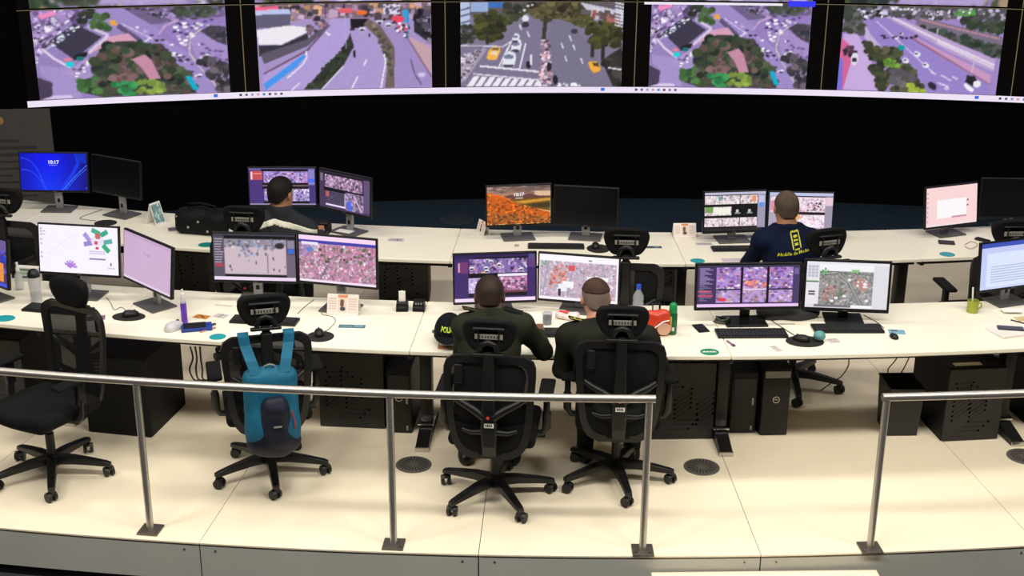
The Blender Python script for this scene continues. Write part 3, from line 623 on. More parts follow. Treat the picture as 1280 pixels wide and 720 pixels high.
def pic_M8():
    c = mc((226, 222, 230)); c.rect(0, 0, 160, 5, (236, 232, 240)).rect(0, 4, 26, 84, (234, 230, 236)).rect(26, 5, 130, 18, (244, 244, 246))
    aerial(c, 26, 18, 130, 84, [(150, 148, 150), (190, 184, 186), (120, 124, 116), (206, 196, 198), (170, 140, 134), (96, 108, 92)], 40, 520, 0.8, 2.8, [([(26, 24), (60, 20), (84, 40), (110, 84)], 6, (96, 104, 92)), ([(26, 24), (60, 20), (84, 40), (110, 84)], 2.2, (196, 196, 196)), ([(60, 20), (130, 24)], 2, (110, 116, 104)), ([(40, 84), (80, 56)], 3, (90, 110, 84)), ([(96, 44), (130, 70)], 3, (180, 176, 176))])
    c.scatter([(32, 54), (56, 46), (58, 70), (34, 78)], 26, 2, 4, [(176, 130, 120), (150, 116, 108)], 41).poly([(92, 42), (104, 28), (126, 40), (114, 58)], (190, 140, 134)).scatter([(98, 34), (122, 34), (120, 48), (100, 50)], 12, 1.5, 3, [(240, 230, 236)], 42, box=True, rot=0.5)
    for x, y in ((60, 70), (84, 34), (52, 76), (120, 74), (76, 66)): c.ell(x, y, 4, 3, (236, 236, 238))
    c.scatter([(26, 14), (44, 12), (42, 24), (28, 26)], 16, 1, 2.2, [(80, 170, 90)], 43).rect(88, 14, 102, 18, (140, 200, 130)).rect(0, 38, 24, 40, (90, 130, 90))
    for i in range(3):
        for j in range(4): c.rect(3+i*7, 8+j*6, 8+i*7, 12+j*6, (190, 190, 206))
    for y in (58, 63): c.rect(6, y, 18, y+2.4, (60, 40, 44))
    c.rect(18, 84, 90, 88, (120, 120, 126)).rect(90, 84, 130, 88, (250, 250, 250)); return c.lin()
def pic_M9():
    c = mc((196, 206, 248)); c.rect(0, 0, 160, 8, (60, 84, 180)).rect(14, 20, 160, 86, (222, 230, 254))
    for y in range(46, 80, 5): c.rect(24, y, 120, y+1.2, (180, 190, 220))
    c.rect(0, 86, 160, 90, (206, 214, 250)); return c.lin()
def pic_F0():
    c = mc((6, 22, 214)); Y = c.Y/90; X = c.X/160
    c.a[..., 0] = 4+10*Y; c.a[..., 1] = 14+40*np.exp(-((X-0.45)**2)*9)*Y; c.a[..., 2] = 150+90*np.exp(-((X-0.42)**2)*7)-60*np.maximum(0, X-0.85)*4
    t = np.linspace(0, 1, 24)
    for a, b in (((0, 12), 0), ((0, 44), 1)):
        pts = [(4+56*u, (12 if b == 0 else 40)+78*u**2.4*(1 if b == 0 else 0.62)) for u in t]; c.line(pts, 2.4, (40, 96, 255), 0.7); c.line([(x+3, y+2) for x, y in pts], 3, (16, 56, 250), 0.5)
    c.line([(96, 90), (124, 52), (140, 22), (134, 0)], 8, (20, 70, 252), 0.7).line([(100, 90), (130, 56), (160, 28)], 1.6, (70, 130, 255)).line([(106, 90), (134, 58), (160, 36)], 1.2, (50, 110, 255)).poly([(130, 0), (160, 0), (160, 24), (144, 22)], (8, 40, 190))
    c.rect(70, 28.5, 88, 29.8, (150, 170, 250)).ell(156, 84, 2, 2, (60, 90, 255)); return c.lin()
def pic_F2():
    c = mc((74, 54, 124)); c.rect(0, 0, 160, 4, (110, 96, 160)).rect(30, 2, 144, 9, (10, 10, 14))
    aerial(c, 36, 8, 142, 36, [(176, 150, 220), (120, 100, 170), (226, 206, 240), (214, 150, 200), (80, 70, 110)], 61, 220, 1, 3.6); aerial(c, 36, 50, 144, 82, [(190, 170, 236), (120, 96, 160), (236, 230, 250), (84, 66, 120)], 62, 240, 1, 3.4)
    c.rect(32, 36, 142, 50, (12, 10, 16)).rect(32, 41, 142, 44, (110, 90, 100)).rect(34, 81, 144, 87, (12, 10, 16)).rect(4, 7, 32, 28, (196, 80, 90)).rect(5, 9, 8, 27, (250, 220, 220)).rect(10, 12, 30, 14, (236, 140, 130)).rect(144, 4, 158, 40, (140, 130, 200)).rect(144, 26, 158, 34, (80, 110, 236)).rect(0, 87, 160, 90, (150, 140, 170)); return c.lin()
def pic_F3():
    c = mc((70, 54, 88)); c.rect(0, 0, 160, 6, (40, 32, 48)).rect(14, 6, 138, 10, (8, 8, 10)); aerial(c, 18, 9, 136, 40, [(170, 130, 170), (110, 84, 110), (226, 190, 220), (70, 60, 70), (196, 176, 200)], 63, 220, 1, 4)
    c.rect(14, 40, 140, 48, (14, 10, 16)); aerial(c, 20, 48, 80, 80, [(74, 66, 92), (90, 80, 110), (64, 56, 80)], 64, 60, 1, 4); aerial(c, 84, 44, 140, 86, [(150, 126, 170), (80, 64, 90), (214, 190, 220), (110, 84, 96)], 65, 110, 1, 4)
    c.rect(20, 50, 30, 62, (190, 90, 100)).line([(20, 82), (84, 82)], 4, (236, 220, 244)).line([(82, 48), (82, 82)], 2, (226, 210, 236)).poly([(88, 66), (98, 62), (106, 86), (92, 86)], (70, 110, 236)).line([(110, 48), (134, 84)], 3, (226, 200, 226)).rect(142, 6, 160, 84, (96, 80, 116)).rect(3, 8, 10, 26, (120, 110, 130)); return c.lin()
def pic_F4():
    c = mc((206, 156, 120)); Y = c.Y/90
    c.a[..., 0] = 110+130*Y*2.2; c.a[..., 1] = 84+110*Y*2; c.a[..., 2] = 80+80*Y*1.6
    c.scatter([(0, 0), (160, 0), (160, 20), (0, 12)], 60, 4, 14, [(110, 90, 84), (140, 110, 100), (96, 80, 80), (196, 160, 140)], 71, 0.25, 0.6)
    c.rect(120, 14, 160, 24, (250, 214, 170), 0.7).poly([(30, 26), (60, 20), (84, 24), (104, 18), (130, 24), (160, 26), (160, 34), (30, 34)], (104, 66, 60)).poly([(0, 14), (30, 20), (60, 34), (100, 50), (160, 64), (160, 90), (0, 90)], (206, 96, 24))
    c.poly([(50, 30), (160, 30), (160, 62), (110, 52)], (120, 84, 30)).poly([(70, 36), (160, 30), (160, 36), (90, 42)], (206, 150, 50)).poly([(100, 44), (160, 40), (160, 54), (120, 52)], (70, 56, 24))
    c.scatter([(0, 18), (60, 36), (160, 66), (160, 90), (0, 90)], 420, 1.2, 4, [(226, 104, 22), (240, 130, 36), (190, 80, 18), (150, 70, 22), (110, 60, 26)], 72, 0.6).scatter([(0, 60), (160, 74), (160, 90), (0, 90)], 200, 2, 5, [(150, 84, 30), (110, 66, 30), (190, 110, 50)], 73, 0.6).line([(0, 16), (40, 24), (62, 36)], 3, (246, 110, 30))
    c.rect(72, 28, 90, 29.4, (236, 226, 220)).rect(52, 28.4, 60, 29.2, (220, 190, 170)); return c.blur(1).noise(3).lin()
def pic_F6():
    c = mc((214, 206, 222)); c.rect(0, 0, 160, 6, (190, 190, 214)).rect(0, 6, 140, 84, (16, 14, 16))
    for i, x in enumerate((1, 47, 94)):
        for j, y in enumerate((8, 34, 60)):
            if j == 1 and i == 2 or (j == 1 and i == 1 and False): continue
            aerial(c, x, y, x+44, y+19, [(240, 226, 230), (214, 196, 206), (250, 246, 250), (190, 150, 150), (150, 140, 150)], 80+i*3+j, 46, 1, 3.6)
    c.rect(71, 32, 140, 56, (14, 14, 16)).ell(86, 44, 4, 4, (200, 200, 210)).ell(118, 44, 4, 4, (200, 200, 210)).rect(80, 48, 94, 50, (150, 150, 160)).rect(112, 48, 126, 50, (150, 150, 160)).rect(2, 34, 22, 46, (120, 160, 90)).rect(24, 36, 68, 50, (244, 240, 226)).ell(130, 16, 6, 8, (236, 150, 110)).ell(40, 14, 5, 6, (110, 160, 170))
    c.rect(140, 6, 160, 84, (160, 154, 178)).rect(143, 10, 157, 26, (200, 196, 226)).rect(145, 26, 155, 36, (90, 150, 230)).rect(0, 84, 160, 90, (40, 36, 42)); return c.lin()
def pic_F7():
    c = mc((176, 166, 184)); c.rect(0, 0, 160, 7, (190, 196, 230)).rect(40, 8, 160, 11, (30, 26, 40)); aerial(c, 4, 11, 140, 48, [(244, 220, 236), (226, 200, 220), (250, 240, 248), (206, 160, 180), (190, 170, 190)], 90, 260, 1, 4); aerial(c, 30, 54, 140, 86, [(250, 232, 244), (236, 206, 226), (252, 246, 250), (214, 170, 190)], 91, 160, 1, 4)
    c.rect(20, 48, 142, 54, (26, 22, 30)).ell(70, 60, 10, 8, (240, 170, 110)).scatter([(96, 24), (130, 24), (130, 44), (96, 44)], 30, 1, 3, [(150, 90, 110), (90, 60, 80)], 92).rect(142, 10, 160, 30, (236, 200, 216)).rect(142, 34, 160, 90, (160, 150, 172)).rect(4, 20, 14, 44, (226, 150, 170)); return c.lin()
def pic_F8():
    c = mc((250, 214, 214)); c.rect(34, 30, 126, 72, (252, 248, 250)).rect(80, 70, 126, 73, (200, 150, 160))
    for y in range(10, 80, 11): c.rect(3, y, 6, y+3, (190, 160, 180))
    c.rect(128, 34, 132, 37, (120, 90, 110)).rect(128, 46, 132, 49, (120, 90, 110)).rect(0, 86, 160, 90, (246, 224, 228)); return c.lin()

# ------------------------------------------------------------------ the setting
def arc_slab(mb, t0, t1, k0, k1, z0, z1, o0=0.0, o1=0.0, step=0.4):
    n = max(2, int(abs(t1-t0)/step)+1); ts = [t0+(t1-t0)*i/n for i in range(n+1)]
    A = [arc(k0, t, z1, o0) for t in ts]; B = [arc(k1, t, z1, o1) for t in ts]
    A2 = [arc(k0, t, z0, o0) for t in ts]; B2 = [arc(k1, t, z0, o1) for t in ts]
    m = n+1; v = A+B+A2+B2; f = []
    for i in range(n):
        f += [(i, i+1, m+i+1, m+i), (2*m+i+1, 2*m+i, 3*m+i, 3*m+i+1), (2*m+i, 2*m+i+1, i+1, i), (m+i, m+i+1, 3*m+i+1, 3*m+i)]
    f += [(0, m, 3*m, 2*m), (n, 2*m+n, 3*m+n, m+n)]
    return mb.add(v, f)
FS = [-24.5, -20.1, -15.7, -11.3, -6.79, -2.40, 1.98, 6.42, 10.8, 15.2, 19.6]
fl = MB(); arc_slab(fl, FS[0], FS[-1], 'edge', 15.0, -0.10, -0.0095, -0.02, 0.0)
floor = struct(fl.build('floor', mat('floor substructure', (30, 28, 26), 0.8)))
for a, b in zip(FS[:-1], FS[1:]):
    m = MB(); arc_slab(m, a+0.006, b-0.006, 'edge', 15.0, -0.009, 0.0); m.build('floor_panel', M_FLOOR, floor)
rs = MB(); arc_slab(rs, FS[0], FS[-1], 'edge', 'edge', -0.30, -0.0195, -0.05, -0.02)
riser = struct(rs.build('trim_1', M_CABIN))
for a, b in zip(FS[:-1], FS[1:]):
    m = MB(); arc_slab(m, a+0.01, b-0.01, 'edge', 'edge', -0.235, -0.021, -0.004, -0.016); m.build('riser_panel', M_RISER, riser)
    for t in (a+0.25, b-0.25):
        sc = MB(); p = arc('edge', t, -0.045, -0.004); sc.cyl(p, p+Vector((0, -0.003, 0)), 0.006, n=8); sc.build('screw', M_STEELDK, riser)
m = MB(); m.box((0.5, 4.6, -0.325), (12, 5, 0.05)); struct(m.build('floor_lower', M_LOWER))
# step in the gap of the railing
st = thing('entry_step', 'cream step plate at the gap between the two railings', 'step', arc('edge', 1.95, -0.30, 0.06), R_(1.95))
m = MB(); m.rbox((0.03, -0.15, 0.195), (1.22, 0.40, 0.03), 0.004); m.build('tread', M_FLOOR, st)
m = MB(); m.box((0.03, -0.15, 0.09), (1.16, 0.34, 0.18)); m.build('riser', M_RISER, st)
# dark floor between the desks and the display wall
m = MB(); m.box((1.0, 11.5, -0.06), (14, 5.4, 0.05)); back_floor = struct(m.build('floor_back', M_BACKFLOOR))
m = MB(); n = 60
A = [wal(-24+44*i/n, 0.0, 18.55) for i in range(n+1)]; B = [wal(-24+44*i/n, 0.0) for i in range(n+1)]
m.strip([p+Vector((0, 0, 0.0)) for p in A], [p+Vector((0, 0, 0.0)) for p in B]); m.build('floor_strip', mat('dark blue floor strip', (36, 50, 62), 0.8, var=0.12, spec=0.1), back_floor)
m = MB(); m.box((1.0, 11.5, -0.02), (14, 5.4, 0.03)); m.build('floor_sheet', M_BACKFLOOR, back_floor)
# wall below and behind the displays
m = MB()
A = [wal(-24+44*i/n, -0.1, WR+0.02) for i in range(n+1)]; B = [wal(-24+44*i/n, 4.6, WR+0.02) for i in range(n+1)]
A2 = [wal(-24+44*i/n, -0.1, WR+0.2) for i in range(n+1)]; B2 = [wal(-24+44*i/n, 4.6, WR+0.2) for i in range(n+1)]
m.strip(A, B); m.strip(B, B2); m.strip(B2, A2); wall_back = struct(m.build('wall_back', M_WALL))

# ------------------------------------------------------------------ video wall
CB = [-16.95, -11.17, -5.58, -0.20, 5.10, 10.31, 15.6]
IMG = [(-16.62, -11.59), (-10.78, -5.97), (-5.15, -0.57), (0.21, 4.67), (5.55, 9.90), (10.9, 15.2)]
ZB, ZT = 1.095, 1.155
vw = thing('video_wall', 'giant curved video wall showing live street camera feeds above the dark wall', 'video wall', wal(-0.5, ZB, WR-0.04))
vo = Vector(vw.location)
def wpatch(name, t0, t1, z0, z1, r, colors, mtl, nu, nv, parent, slant=(0, 0)):
    def fn(U, V):
        t = np.radians(t0+(t1-t0)*U); z = z1+(z0-z1)*V
        return np.stack([WCX+r*np.sin(t)-vo.x, WCY+r*np.cos(t)-vo.y, z-vo.z], -1)
    me = grid_mesh(name, fn, nu, nv, colors); me.materials.append(mtl)
    o = bpy.data.objects.new(name, me); COL.objects.link(o); o.parent = parent; return o
NU, NV = 216, 104
pics = [pic_park, pic_under, pic_avenue, pic_park, pic_highway, pic_under]
ROWTOP = [2.01, 1.995, 1.99, 1.985, 1.945, 1.935]
for i in range(6):
    for row in range(2):
        z0, z1 = (ZT, 1.985) if row == 0 else (1.995, 2.85)
        t0, t1 = CB[i], CB[i+1]
        # cabinet block of the cell
        cb = MB(); k = 10
        pts = [(t0+0.02+(t1-t0-0.04)*j/k) for j in range(k+1)]
        for ra, rb in ((WR-0.04, WR+0.01),):
            a0 = [wal(t, z0, ra)-vo for t in pts]; a1 = [wal(t, z1, ra)-vo for t in pts]; b0 = [wal(t, z0, rb)-vo for t in pts]; b1 = [wal(t, z1, rb)-vo for t in pts]
            cb.strip(a0, a1).strip(a1, b1).strip(b0, a0)
        cell = cb.build('display_cell', M_LEDFRAME, vw)
        if row == 0:
            big = i in (0, 1, 2, 3, 4)
            c = pics[i](NU+1, NV+1) if i < 5 else pics[i](81, 41)
            pan = wpatch('picture_panel', IMG[i][0], IMG[i][1], z0+0.003, z1-0.008, WR-0.044, c, S_LED, NU if i < 5 else 80, NV if i < 5 else 40, cell)
        else:
            pan = wpatch('picture_panel', IMG[i][0], IMG[i][1], z0+0.004, z1-0.008, WR-0.044, pic_upper(97, 49, 300+i), S_LED, 96, 48, cell)
        # thin border line of the cell
        ln = MB()
        for t in (t1,):
            ln.add([wal(t-0.012, z0, WR-0.045)-vo, wal(t+0.012, z0, WR-0.045)-vo, wal(t+0.012, z1, WR-0.045)-vo, wal(t-0.012, z1, WR-0.045)-vo], [(0, 1, 2, 3)])
        q = [t0+(t1-t0)*j/k for j in range(k+1)]
        ln.strip([wal(t, z1-0.006, WR-0.045)-vo for t in q], [wal(t, z1, WR-0.045)-vo for t in q])
        ln.build('cell_border', glow_mat('border line', (128, 112, 84), 0.8), cell)
# bright strip shown along the bottom of the wall, with its small icons
def bar_pic():
    c = Canvas(401, 7, CB[0], 0, CB[-1], 6, (238, 226, 246))
    return c.lin()
tb = wpatch('task_bar', CB[0], CB[-1], ZB, ZT-0.001, WR-0.044, bar_pic(), S_LED, 400, 6, vw)
frm = MB(); k = 60
q = [CB[0]+(CB[-1]-CB[0])*j/k for j in range(k+1)]
frm.strip([wal(t, ZB, WR-0.044)-vo for t in q], [wal(t, ZB, WR+0.01)-vo for t in q]); frm.build('lower_edge', M_LEDFRAME, vw)
ic = 0
for base in (-11.6+0.25, -0.72+0.55, 10.0):
    for j, cl in enumerate(((60, 60, 70), (90, 96, 120), (150, 150, 190), (220, 150, 160), (70, 130, 200), (60, 60, 70), (120, 120, 150), (90, 80, 110))):
        t = base+j*0.16
        b_ = MB(); p = [wal(t, ZB+0.022, WR-0.046)-vo, wal(t+0.07, ZB+0.022, WR-0.046)-vo, wal(t+0.07, ZB+0.044, WR-0.046)-vo, wal(t, ZB+0.044, WR-0.046)-vo]
        b_.add(p, [(0, 1, 2, 3)]); b_.build('icon', glow_mat('icon %d' % j, cl), tb)
b_ = MB()
for t in (-12.05, -1.15, 9.35): b_.add([wal(t, ZB+0.02, WR-0.046)-vo, wal(t+0.11, ZB+0.02, WR-0.046)-vo, wal(t+0.11, ZB+0.05, WR-0.046)-vo, wal(t, ZB+0.05, WR-0.046)-vo], [(0, 1, 2, 3)])
b_.build('icon', glow_mat('icon blue', (60, 110, 220)), tb)
# white caption bar and blue tab shown at the top of two cells
b_ = MB(); q = [0.0+3.85*j/10 for j in range(11)]
b_.strip([wal(t, 1.96, WR-0.0465)-vo for t in q], [wal(t, 1.983, WR-0.0465)-vo for t in q]); b_.build('caption_bar', glow_mat('caption white', (240, 232, 246)), vw)
b_ = MB(); q = [4.0+0.75*j/4 for j in range(5)]
b_.strip([wal(t, 1.955, WR-0.0465)-vo for t in q], [wal(t, 2.01, WR-0.0465)-vo for t in q]); b_.build('blue_tab', glow_mat('tab blue', (50, 50, 246)), vw)

# ------------------------------------------------------------------ desks
def hang(p, rz): return T(p, rz)
NB = [-15.5, -9.72, -3.85, 1.92, 7.65, 13.4]
FB = [-20.9, -15.1, -9.4, -3.68, 1.88, 7.62, 13.3]
def desk(name, label, group, t0, t1, kf, kb, legs):
    tc = (t0+t1)/2; c = arc(kf, tc, 0.0, -0.4)
    d = thing(name, label, 'desk', c, R_(tc), group)
    inv = T(c, R_(tc)).inverted()
    m = MB(); arc_slab(m, t0+0.004, t1-0.004, kf, kb, 0.712, 0.74, 0.004, 0.0); m.v = [tuple(inv @ Vector(p)) for p in m.v]
    wt = m.build('worktop', M_DESK, d)
    bv = wt.modifiers.new('b', 'BEVEL'); bv.width = 0.006; bv.segments = 2; bv.limit_method = 'ANGLE'; bv.angle_limit = R_(50)
    m = MB(); arc_slab(m, t0+0.05, t1-0.05, kf, kf, 0.66, 0.711, -0.10, -0.13); m.v = [tuple(inv @ Vector(p)) for p in m.v]
    m.build('support_beam', M_LEG, d)
    m = MB(); arc_slab(m, t0+0.05, t1-0.05, kb, kb, 0.66, 0.711, 0.16, 0.13); m.v = [tuple(inv @ Vector(p)) for p in m.v]
    m.build('support_beam', M_LEG, d)
    for t in legs:
        rz = R_(t); p = arc(kf, t+0.13, 0.0, -0.42)
        Lm = inv @ T(p, rz)
        g = MB()
        g.rbox((0, 0.0, 0.37), (0.075, 0.10, 0.62), 0.01, Lm)
        g.rbox((0, 0.0, 0.685), (0.06, 0.52, 0.05), 0.006, Lm)
        lg = g.build('leg', M_LEG, d, 40)
        g = MB()
        poly = [(-0.27, 0.0), (0.27, 0.0), (0.27, 0.03), (0.06, 0.085), (-0.06, 0.085), (-0.27, 0.03)]
        v = [(-0.04, y, z) for y, z in poly]+[(0.04, y, z) for y, z in poly]; nn = 6
        g.add(v, [tuple(range(nn)), tuple(range(nn, 2*nn))[::-1]]+[(i, nn+i, nn+(i+1) % nn, (i+1) % nn) for i in range(nn)], Lm)
        g.build('foot', M_BLACK, lg)
        g = MB(); g.rbox((0, -0.272, 0.018), (0.086, 0.012, 0.03), 0.003, Lm); g.build('foot_trim', M_CHROME, lg); g = MB(); g.rbox((0.0, -0.02, 0.095), (0.10, 0.13, 0.014), 0.003, Lm); g.build('collar', M_CHROME, lg)
        g = MB(); cp = arc(kf, t, 0.70, -0.012); g.rbox((0, 0, 0), (0.03, 0.025, 0.03), 0.004, inv @ T(cp, rz)); g.build('joint_clip', M_BLACK, d)
    return d
nlab = ['white curved desk section at far left of the front row, behind turned empty chair', 'white curved desk section of the front row in front of the backpack chair',
        'white curved desk section where the two uniformed officers sit', 'white curved desk section of the front row beside the railing gap', 'white curved desk section at right end of front row with green cup']
for i in range(5): desk('curved_desk', nlab[i], 'front row desk sections', NB[i], NB[i+1], 'n_front', 'n_back', ([], [NB[2]], [NB[3]], [NB[4]])[i-1] if i else [NB[0]+0.5, -10.95])
flab = ['white desk section at far left corner of the back row beside the grey banner', 'white desk section of the back row holding the blue screen', 'white desk section of the back row where the man in reflective jacket sits',
        'white desk section of the back row holding the orange landscape screen', 'white desk section of the back row where the man in navy shirt sits', 'white desk section at the right end of the back row']
for i in range(6): desk('curved_desk', flab[i], 'back row desk sections', FB[i], FB[i+1], 'f_front', 'f_back', [FB[i]] if i else [FB[0]+0.5])
# ------------------------------------------------------------------ railings
def railing(label, t0, t1, posts, ends):
    o = arc(19.77, (t0+t1)/2, 0.0); r = thing('railing', label, 'railing', o, 0, 'steel railings along the platform edge')
    n = max(6, int((t1-t0)*2)); m = MB(); m.tube([arc(19.77, t0+(t1-t0)*i/n, 0.90)-o for i in range(n+1)], 0.0215, 14); m.build('top_rail', M_STEEL, r, 60)
    for t in posts:
        p = arc(19.77, t, 0.0)-o
        m = MB(); m.cyl(p+Vector((0, 0, 0.01)), p+Vector((0, 0, 0.882)), 0.0195, n=16); po = m.build('post', M_STEEL, r, 60)
        m = MB(); m.rbox((0, 0, 0.006), (0.115, 0.115, 0.012), 0.002, T(p, R_(t))); bp = m.build('base_plate', M_STEELDK, po)
        for sx in (-1, 1):
            m = MB(); q = p+Matrix.Rotation(R_(t), 3, 'Z') @ Vector((sx*0.038, -0.038, 0.012)); m.cyl(q, q+Vector((0, 0, 0.004)), 0.006, n=8); m.build('bolt', M_CHROME, bp)
    return r
railing('long steel railing running from the left edge to the step', -11.9, 0.24, (-11.6, -7.68, -3.745, 0.15), 0)
railing('short steel railing at right of the step plate', 3.66, 9.2, (3.73, 7.9), 0)

# ------------------------------------------------------------------ round floor outlets
def vent(name, label, p, r, mt, md):
    v = thing(name, label, 'floor vent', p, 0, 'round floor air vents')
    m = MB(); m.lathe([(r, 0.0), (r, 0.004), (r*0.93, 0.006), (0.001, 0.006)], 28); m.build('disc', mt, v, 30)
    m = MB(); m.lathe([(r*1.04, 0.0), (r*1.04, 0.003), (r*1.0, 0.005), (r*0.97, 0.005), (r*0.97, 0.0)], 28); m.build('rim', mt, v, 30)
    for i in range(24):
        a = 2*PI*i/24; d = Vector((math.cos(a), math.sin(a), 0)); s = Vector((-d.y, d.x, 0)); m = MB()
        L0, L1 = (0.28, 0.86) if i % 2 else (0.42, 0.86)
        z = Vector((0, 0, 0.0066)); hw = 0.0045
        m.add([d*r*L0-s*hw*0.5+z, d*r*L1-s*hw+z, d*r*L1+s*hw+z, d*r*L0+s*hw*0.5+z], [(0, 1, 2, 3)]); m.build('slot', md, v)
vent('floor_vent', 'round grey floor vent beside the middle railing post, left of the officers', at(517, 581, 0), 0.105, M_VENT, M_VENTDK)
vent('floor_vent', 'round grey floor vent right of the officers near the railing end', at(877, 584, 0), 0.105, M_VENT, M_VENTDK)
vent('floor_vent', 'round grey floor vent at the right edge of the picture', at(1281, 571, 0), 0.105, M_VENT, M_VENTDK)
vent('floor_vent', 'dim round floor vent on the dark floor behind the back desks', at(571, 275, 0)+Vector((0, 0, 0.001)), 0.16, mat('dim vent', (38, 50, 60), 0.7), mat('dim vent slot', (16, 22, 28), 0.8))

# ------------------------------------------------------------------ cabinets under the desks
def dots_pattern(w_, h_):
    """traces of a circuit: dots joined by thin lines, on the plane y=0 (x right, z up)"""
    m = MB()
    def dot(x, z, r=0.0075): m.add([(x+r*math.cos(2*PI*i/8), 0, z+r*math.sin(2*PI*i/8)) for i in range(8)], [tuple(range(8))])
    def lin(a, b, hw=0.0011):
        d = Vector((b[0]-a[0], 0, b[1]-a[1])); n = Vector((-d.z, 0, d.x)).normalized()*hw
        a = Vector((a[0], 0, a[1])); b = Vector((b[0], 0, b[1])); m.add([a-n, b-n, b+n, a+n], [(0, 1, 2, 3)])
    w2 = w_/2
    for gx, gz in ((-0.9, 0.80), (-0.9, 0.62), (-0.3, 0.52), (-0.3, 0.40), (0.35, 0.46), (0.35, 0.32), (-0.9, 0.42)):
        for j in range(3):
            x, z = gx*w2+0.03+0.012*j*(1 if gz > 0.7 else 0), gz*h_-0.032*j
            x2, z2 = x+0.10, z+0.075
            if gz > 0.7: x2, z2 = x+0.11+0.02*j, z+0.006
            if x2 < w2-0.01: dot(x, z); dot(x2, z2); lin((x, z), (x2, z2))
    for j in range(3):
        x = 0.25*w2-0.03*j; z = 0.16*h_-0.03*j+0.05
        dot(x+0.06, z, 0.008); lin((x-0.08, z), (x+0.06, z))
    return m
def cabinet(label, p, rz, w_=0.40, h_=0.50, d_=0.52, pattern=True):
    c = thing('pedestal_cabinet', label, 'cabinet', p, rz, 'black cabinets under the desks')
    m = MB(); m.rbox((0, d_/2+0.012, h_/2), (w_, d_, h_), 0.004); m.build('body', M_CABIN, c)
    m = MB(); m.rbox((0, 0.004, h_/2), (w_-0.006, 0.016, h_-0.012), 0.003); pn = m.build('front_panel', M_CAB, c)
    if not pattern: pn.data.materials[0] = M_CABIN; return c
    m = dots_pattern(w_, h_); m.v = [(x, y-0.0048, z) for x, y, z in m.v]; m.build('perforation_pattern', M_HOLE, pn)
    return c
def mid(a, b): return (a+b)/2
D0 = Vector((0, 0, 0))
def cab_px(label, x0, y0, x1, y1, h_=0.50, d_=0.5, rz=None, pattern=True):
    a, b = at(x0, y0, 0), at(x1, y1, 0)
    r = math.atan2(b.y-a.y, b.x-a.x) if rz is None else rz
    return cabinet(label, mid(a, b), r, (b-a).length, h_, d_, pattern)
cab_px('black cabinet with circuit pattern under the desk right of the backpack chair', 400, 533, 482, 536, 0.52, rz=R_(-4.5))
cab_px('black cabinet with circuit pattern under the desk right of the officers', 806, 551, 890, 547, 0.53, rz=R_(2.0))
cc = cab_px('black cabinet with circuit pattern beside the waste bin under the right desk', 1176, 552, 1247, 549, 0.50, rz=R_(7))
m = MB(); m.rbox((-0.05, 0.06, 0.503), (0.18, 0.045, 0.004), 0.001); m.build('paper_label', mat('beige label', (196, 186, 164), 0.7), cc)
plain_cab = cab_px('plain black cabinet behind the turned empty chair at left', 106, 548, 194, 539, 0.53, 0.5, rz=R_(-11), pattern=False)
cab_px('dark cabinet at the left edge under the front desk', -40, 520, 42, 512, 0.53, 0.45, rz=R_(-12))
for lab, x0, y0, x1, y1, h in (('black cabinet under the back desk left of the orange landscape screen', 474, 386, 536, 386, 0.5),
                            ('black cabinet under the back desk behind the lilac screen', 205, 369, 262, 372, 0.5),
                            ('black cabinet under the back desk left of the navy shirted man', 800, 391, 846, 391, 0.5)):
    cab_px(lab, x0, y0, x1, y1, h, 0.45)

def tower(label, px, rz, w_=0.18, h_=0.42, d_=0.44, top=True, logo=True):
    c = thing('computer_tower', label, 'computer', px, rz, 'computer towers under the desks')
    m = MB(); m.rbox((0, d_/2+0.02, h_/2), (w_, d_, h_), 0.005); m.build('case', M_CABIN, c)
    m = MB(); m.rbox((0, 0.008, h_/2), (w_-0.004, 0.03, h_-0.004), 0.008); fr = m.build('front_bezel', M_BLACK, c, 40)
    if top:
        m = MB(); m.rbox((0, -0.009, h_-0.035), (w_-0.02, 0.006, 0.045), 0.002); m.build('drive_cover', mat('grey drive cover', (120, 116, 110), 0.5), fr)
    else:
        m = MB(); m.rbox((0, -0.009, h_-0.11), (w_-0.03, 0.006, 0.13), 0.002); m.build('drive_cover', M_CAB, fr)
        m = MB(); m.rbox((w_/2-0.03, -0.009, h_*0.52), (0.012, 0.004, 0.05), 0.001); m.build('port_strip', M_SILVER, fr)
        m = MB(); m.rbox((w_/2-0.03, -0.009, 0.04), (0.012, 0.004, 0.03), 0.001); m.build('port_strip', M_SILVER, fr)
    if logo:
        m = MB(); ring = [(0.021*math.cos(2*PI*i/20), -0.0095, h_*0.55+0.021*math.sin(2*PI*i/20)) for i in range(20)]; m.tube(ring, 0.0028, 6, closed=True)
        lg = m.build('emblem_ring', M_CHROME, fr, 60)
        text_obj('emblem_letters', 'DELL', 0.0125, M_CHROME, lg, T((0, -0.0085, h_*0.55), 0, PI/2))
    return c
tower('black computer tower right of the desk leg, beside the silver topped one', at(927, 541, 0), R_(2.5), 0.17, 0.43, top=False, logo=False)
tower('black computer tower with silver top strip and round emblem under the desk', at(966, 544, 0), R_(3), 0.18, 0.46)
tower('black computer tower with small ring emblem behind the railing post', at(500, 541, 0), R_(-4), 0.16, 0.45, top=False)
tower('black computer tower under the desk at the right edge', at(1306, 538, 0), R_(8), 0.16, 0.42, top=False, logo=False)
for j in range(3):      # pale reflection lines on the plain cabinet, put in as white bars
    m = MB(); m.rbox((-0.095, -0.006, 0.485-0.024*j), (0.055, 0.004, 0.006), 0.001, T((0, 0, 0))); m.build('reflection_line', M_WHITE, plain_cab)

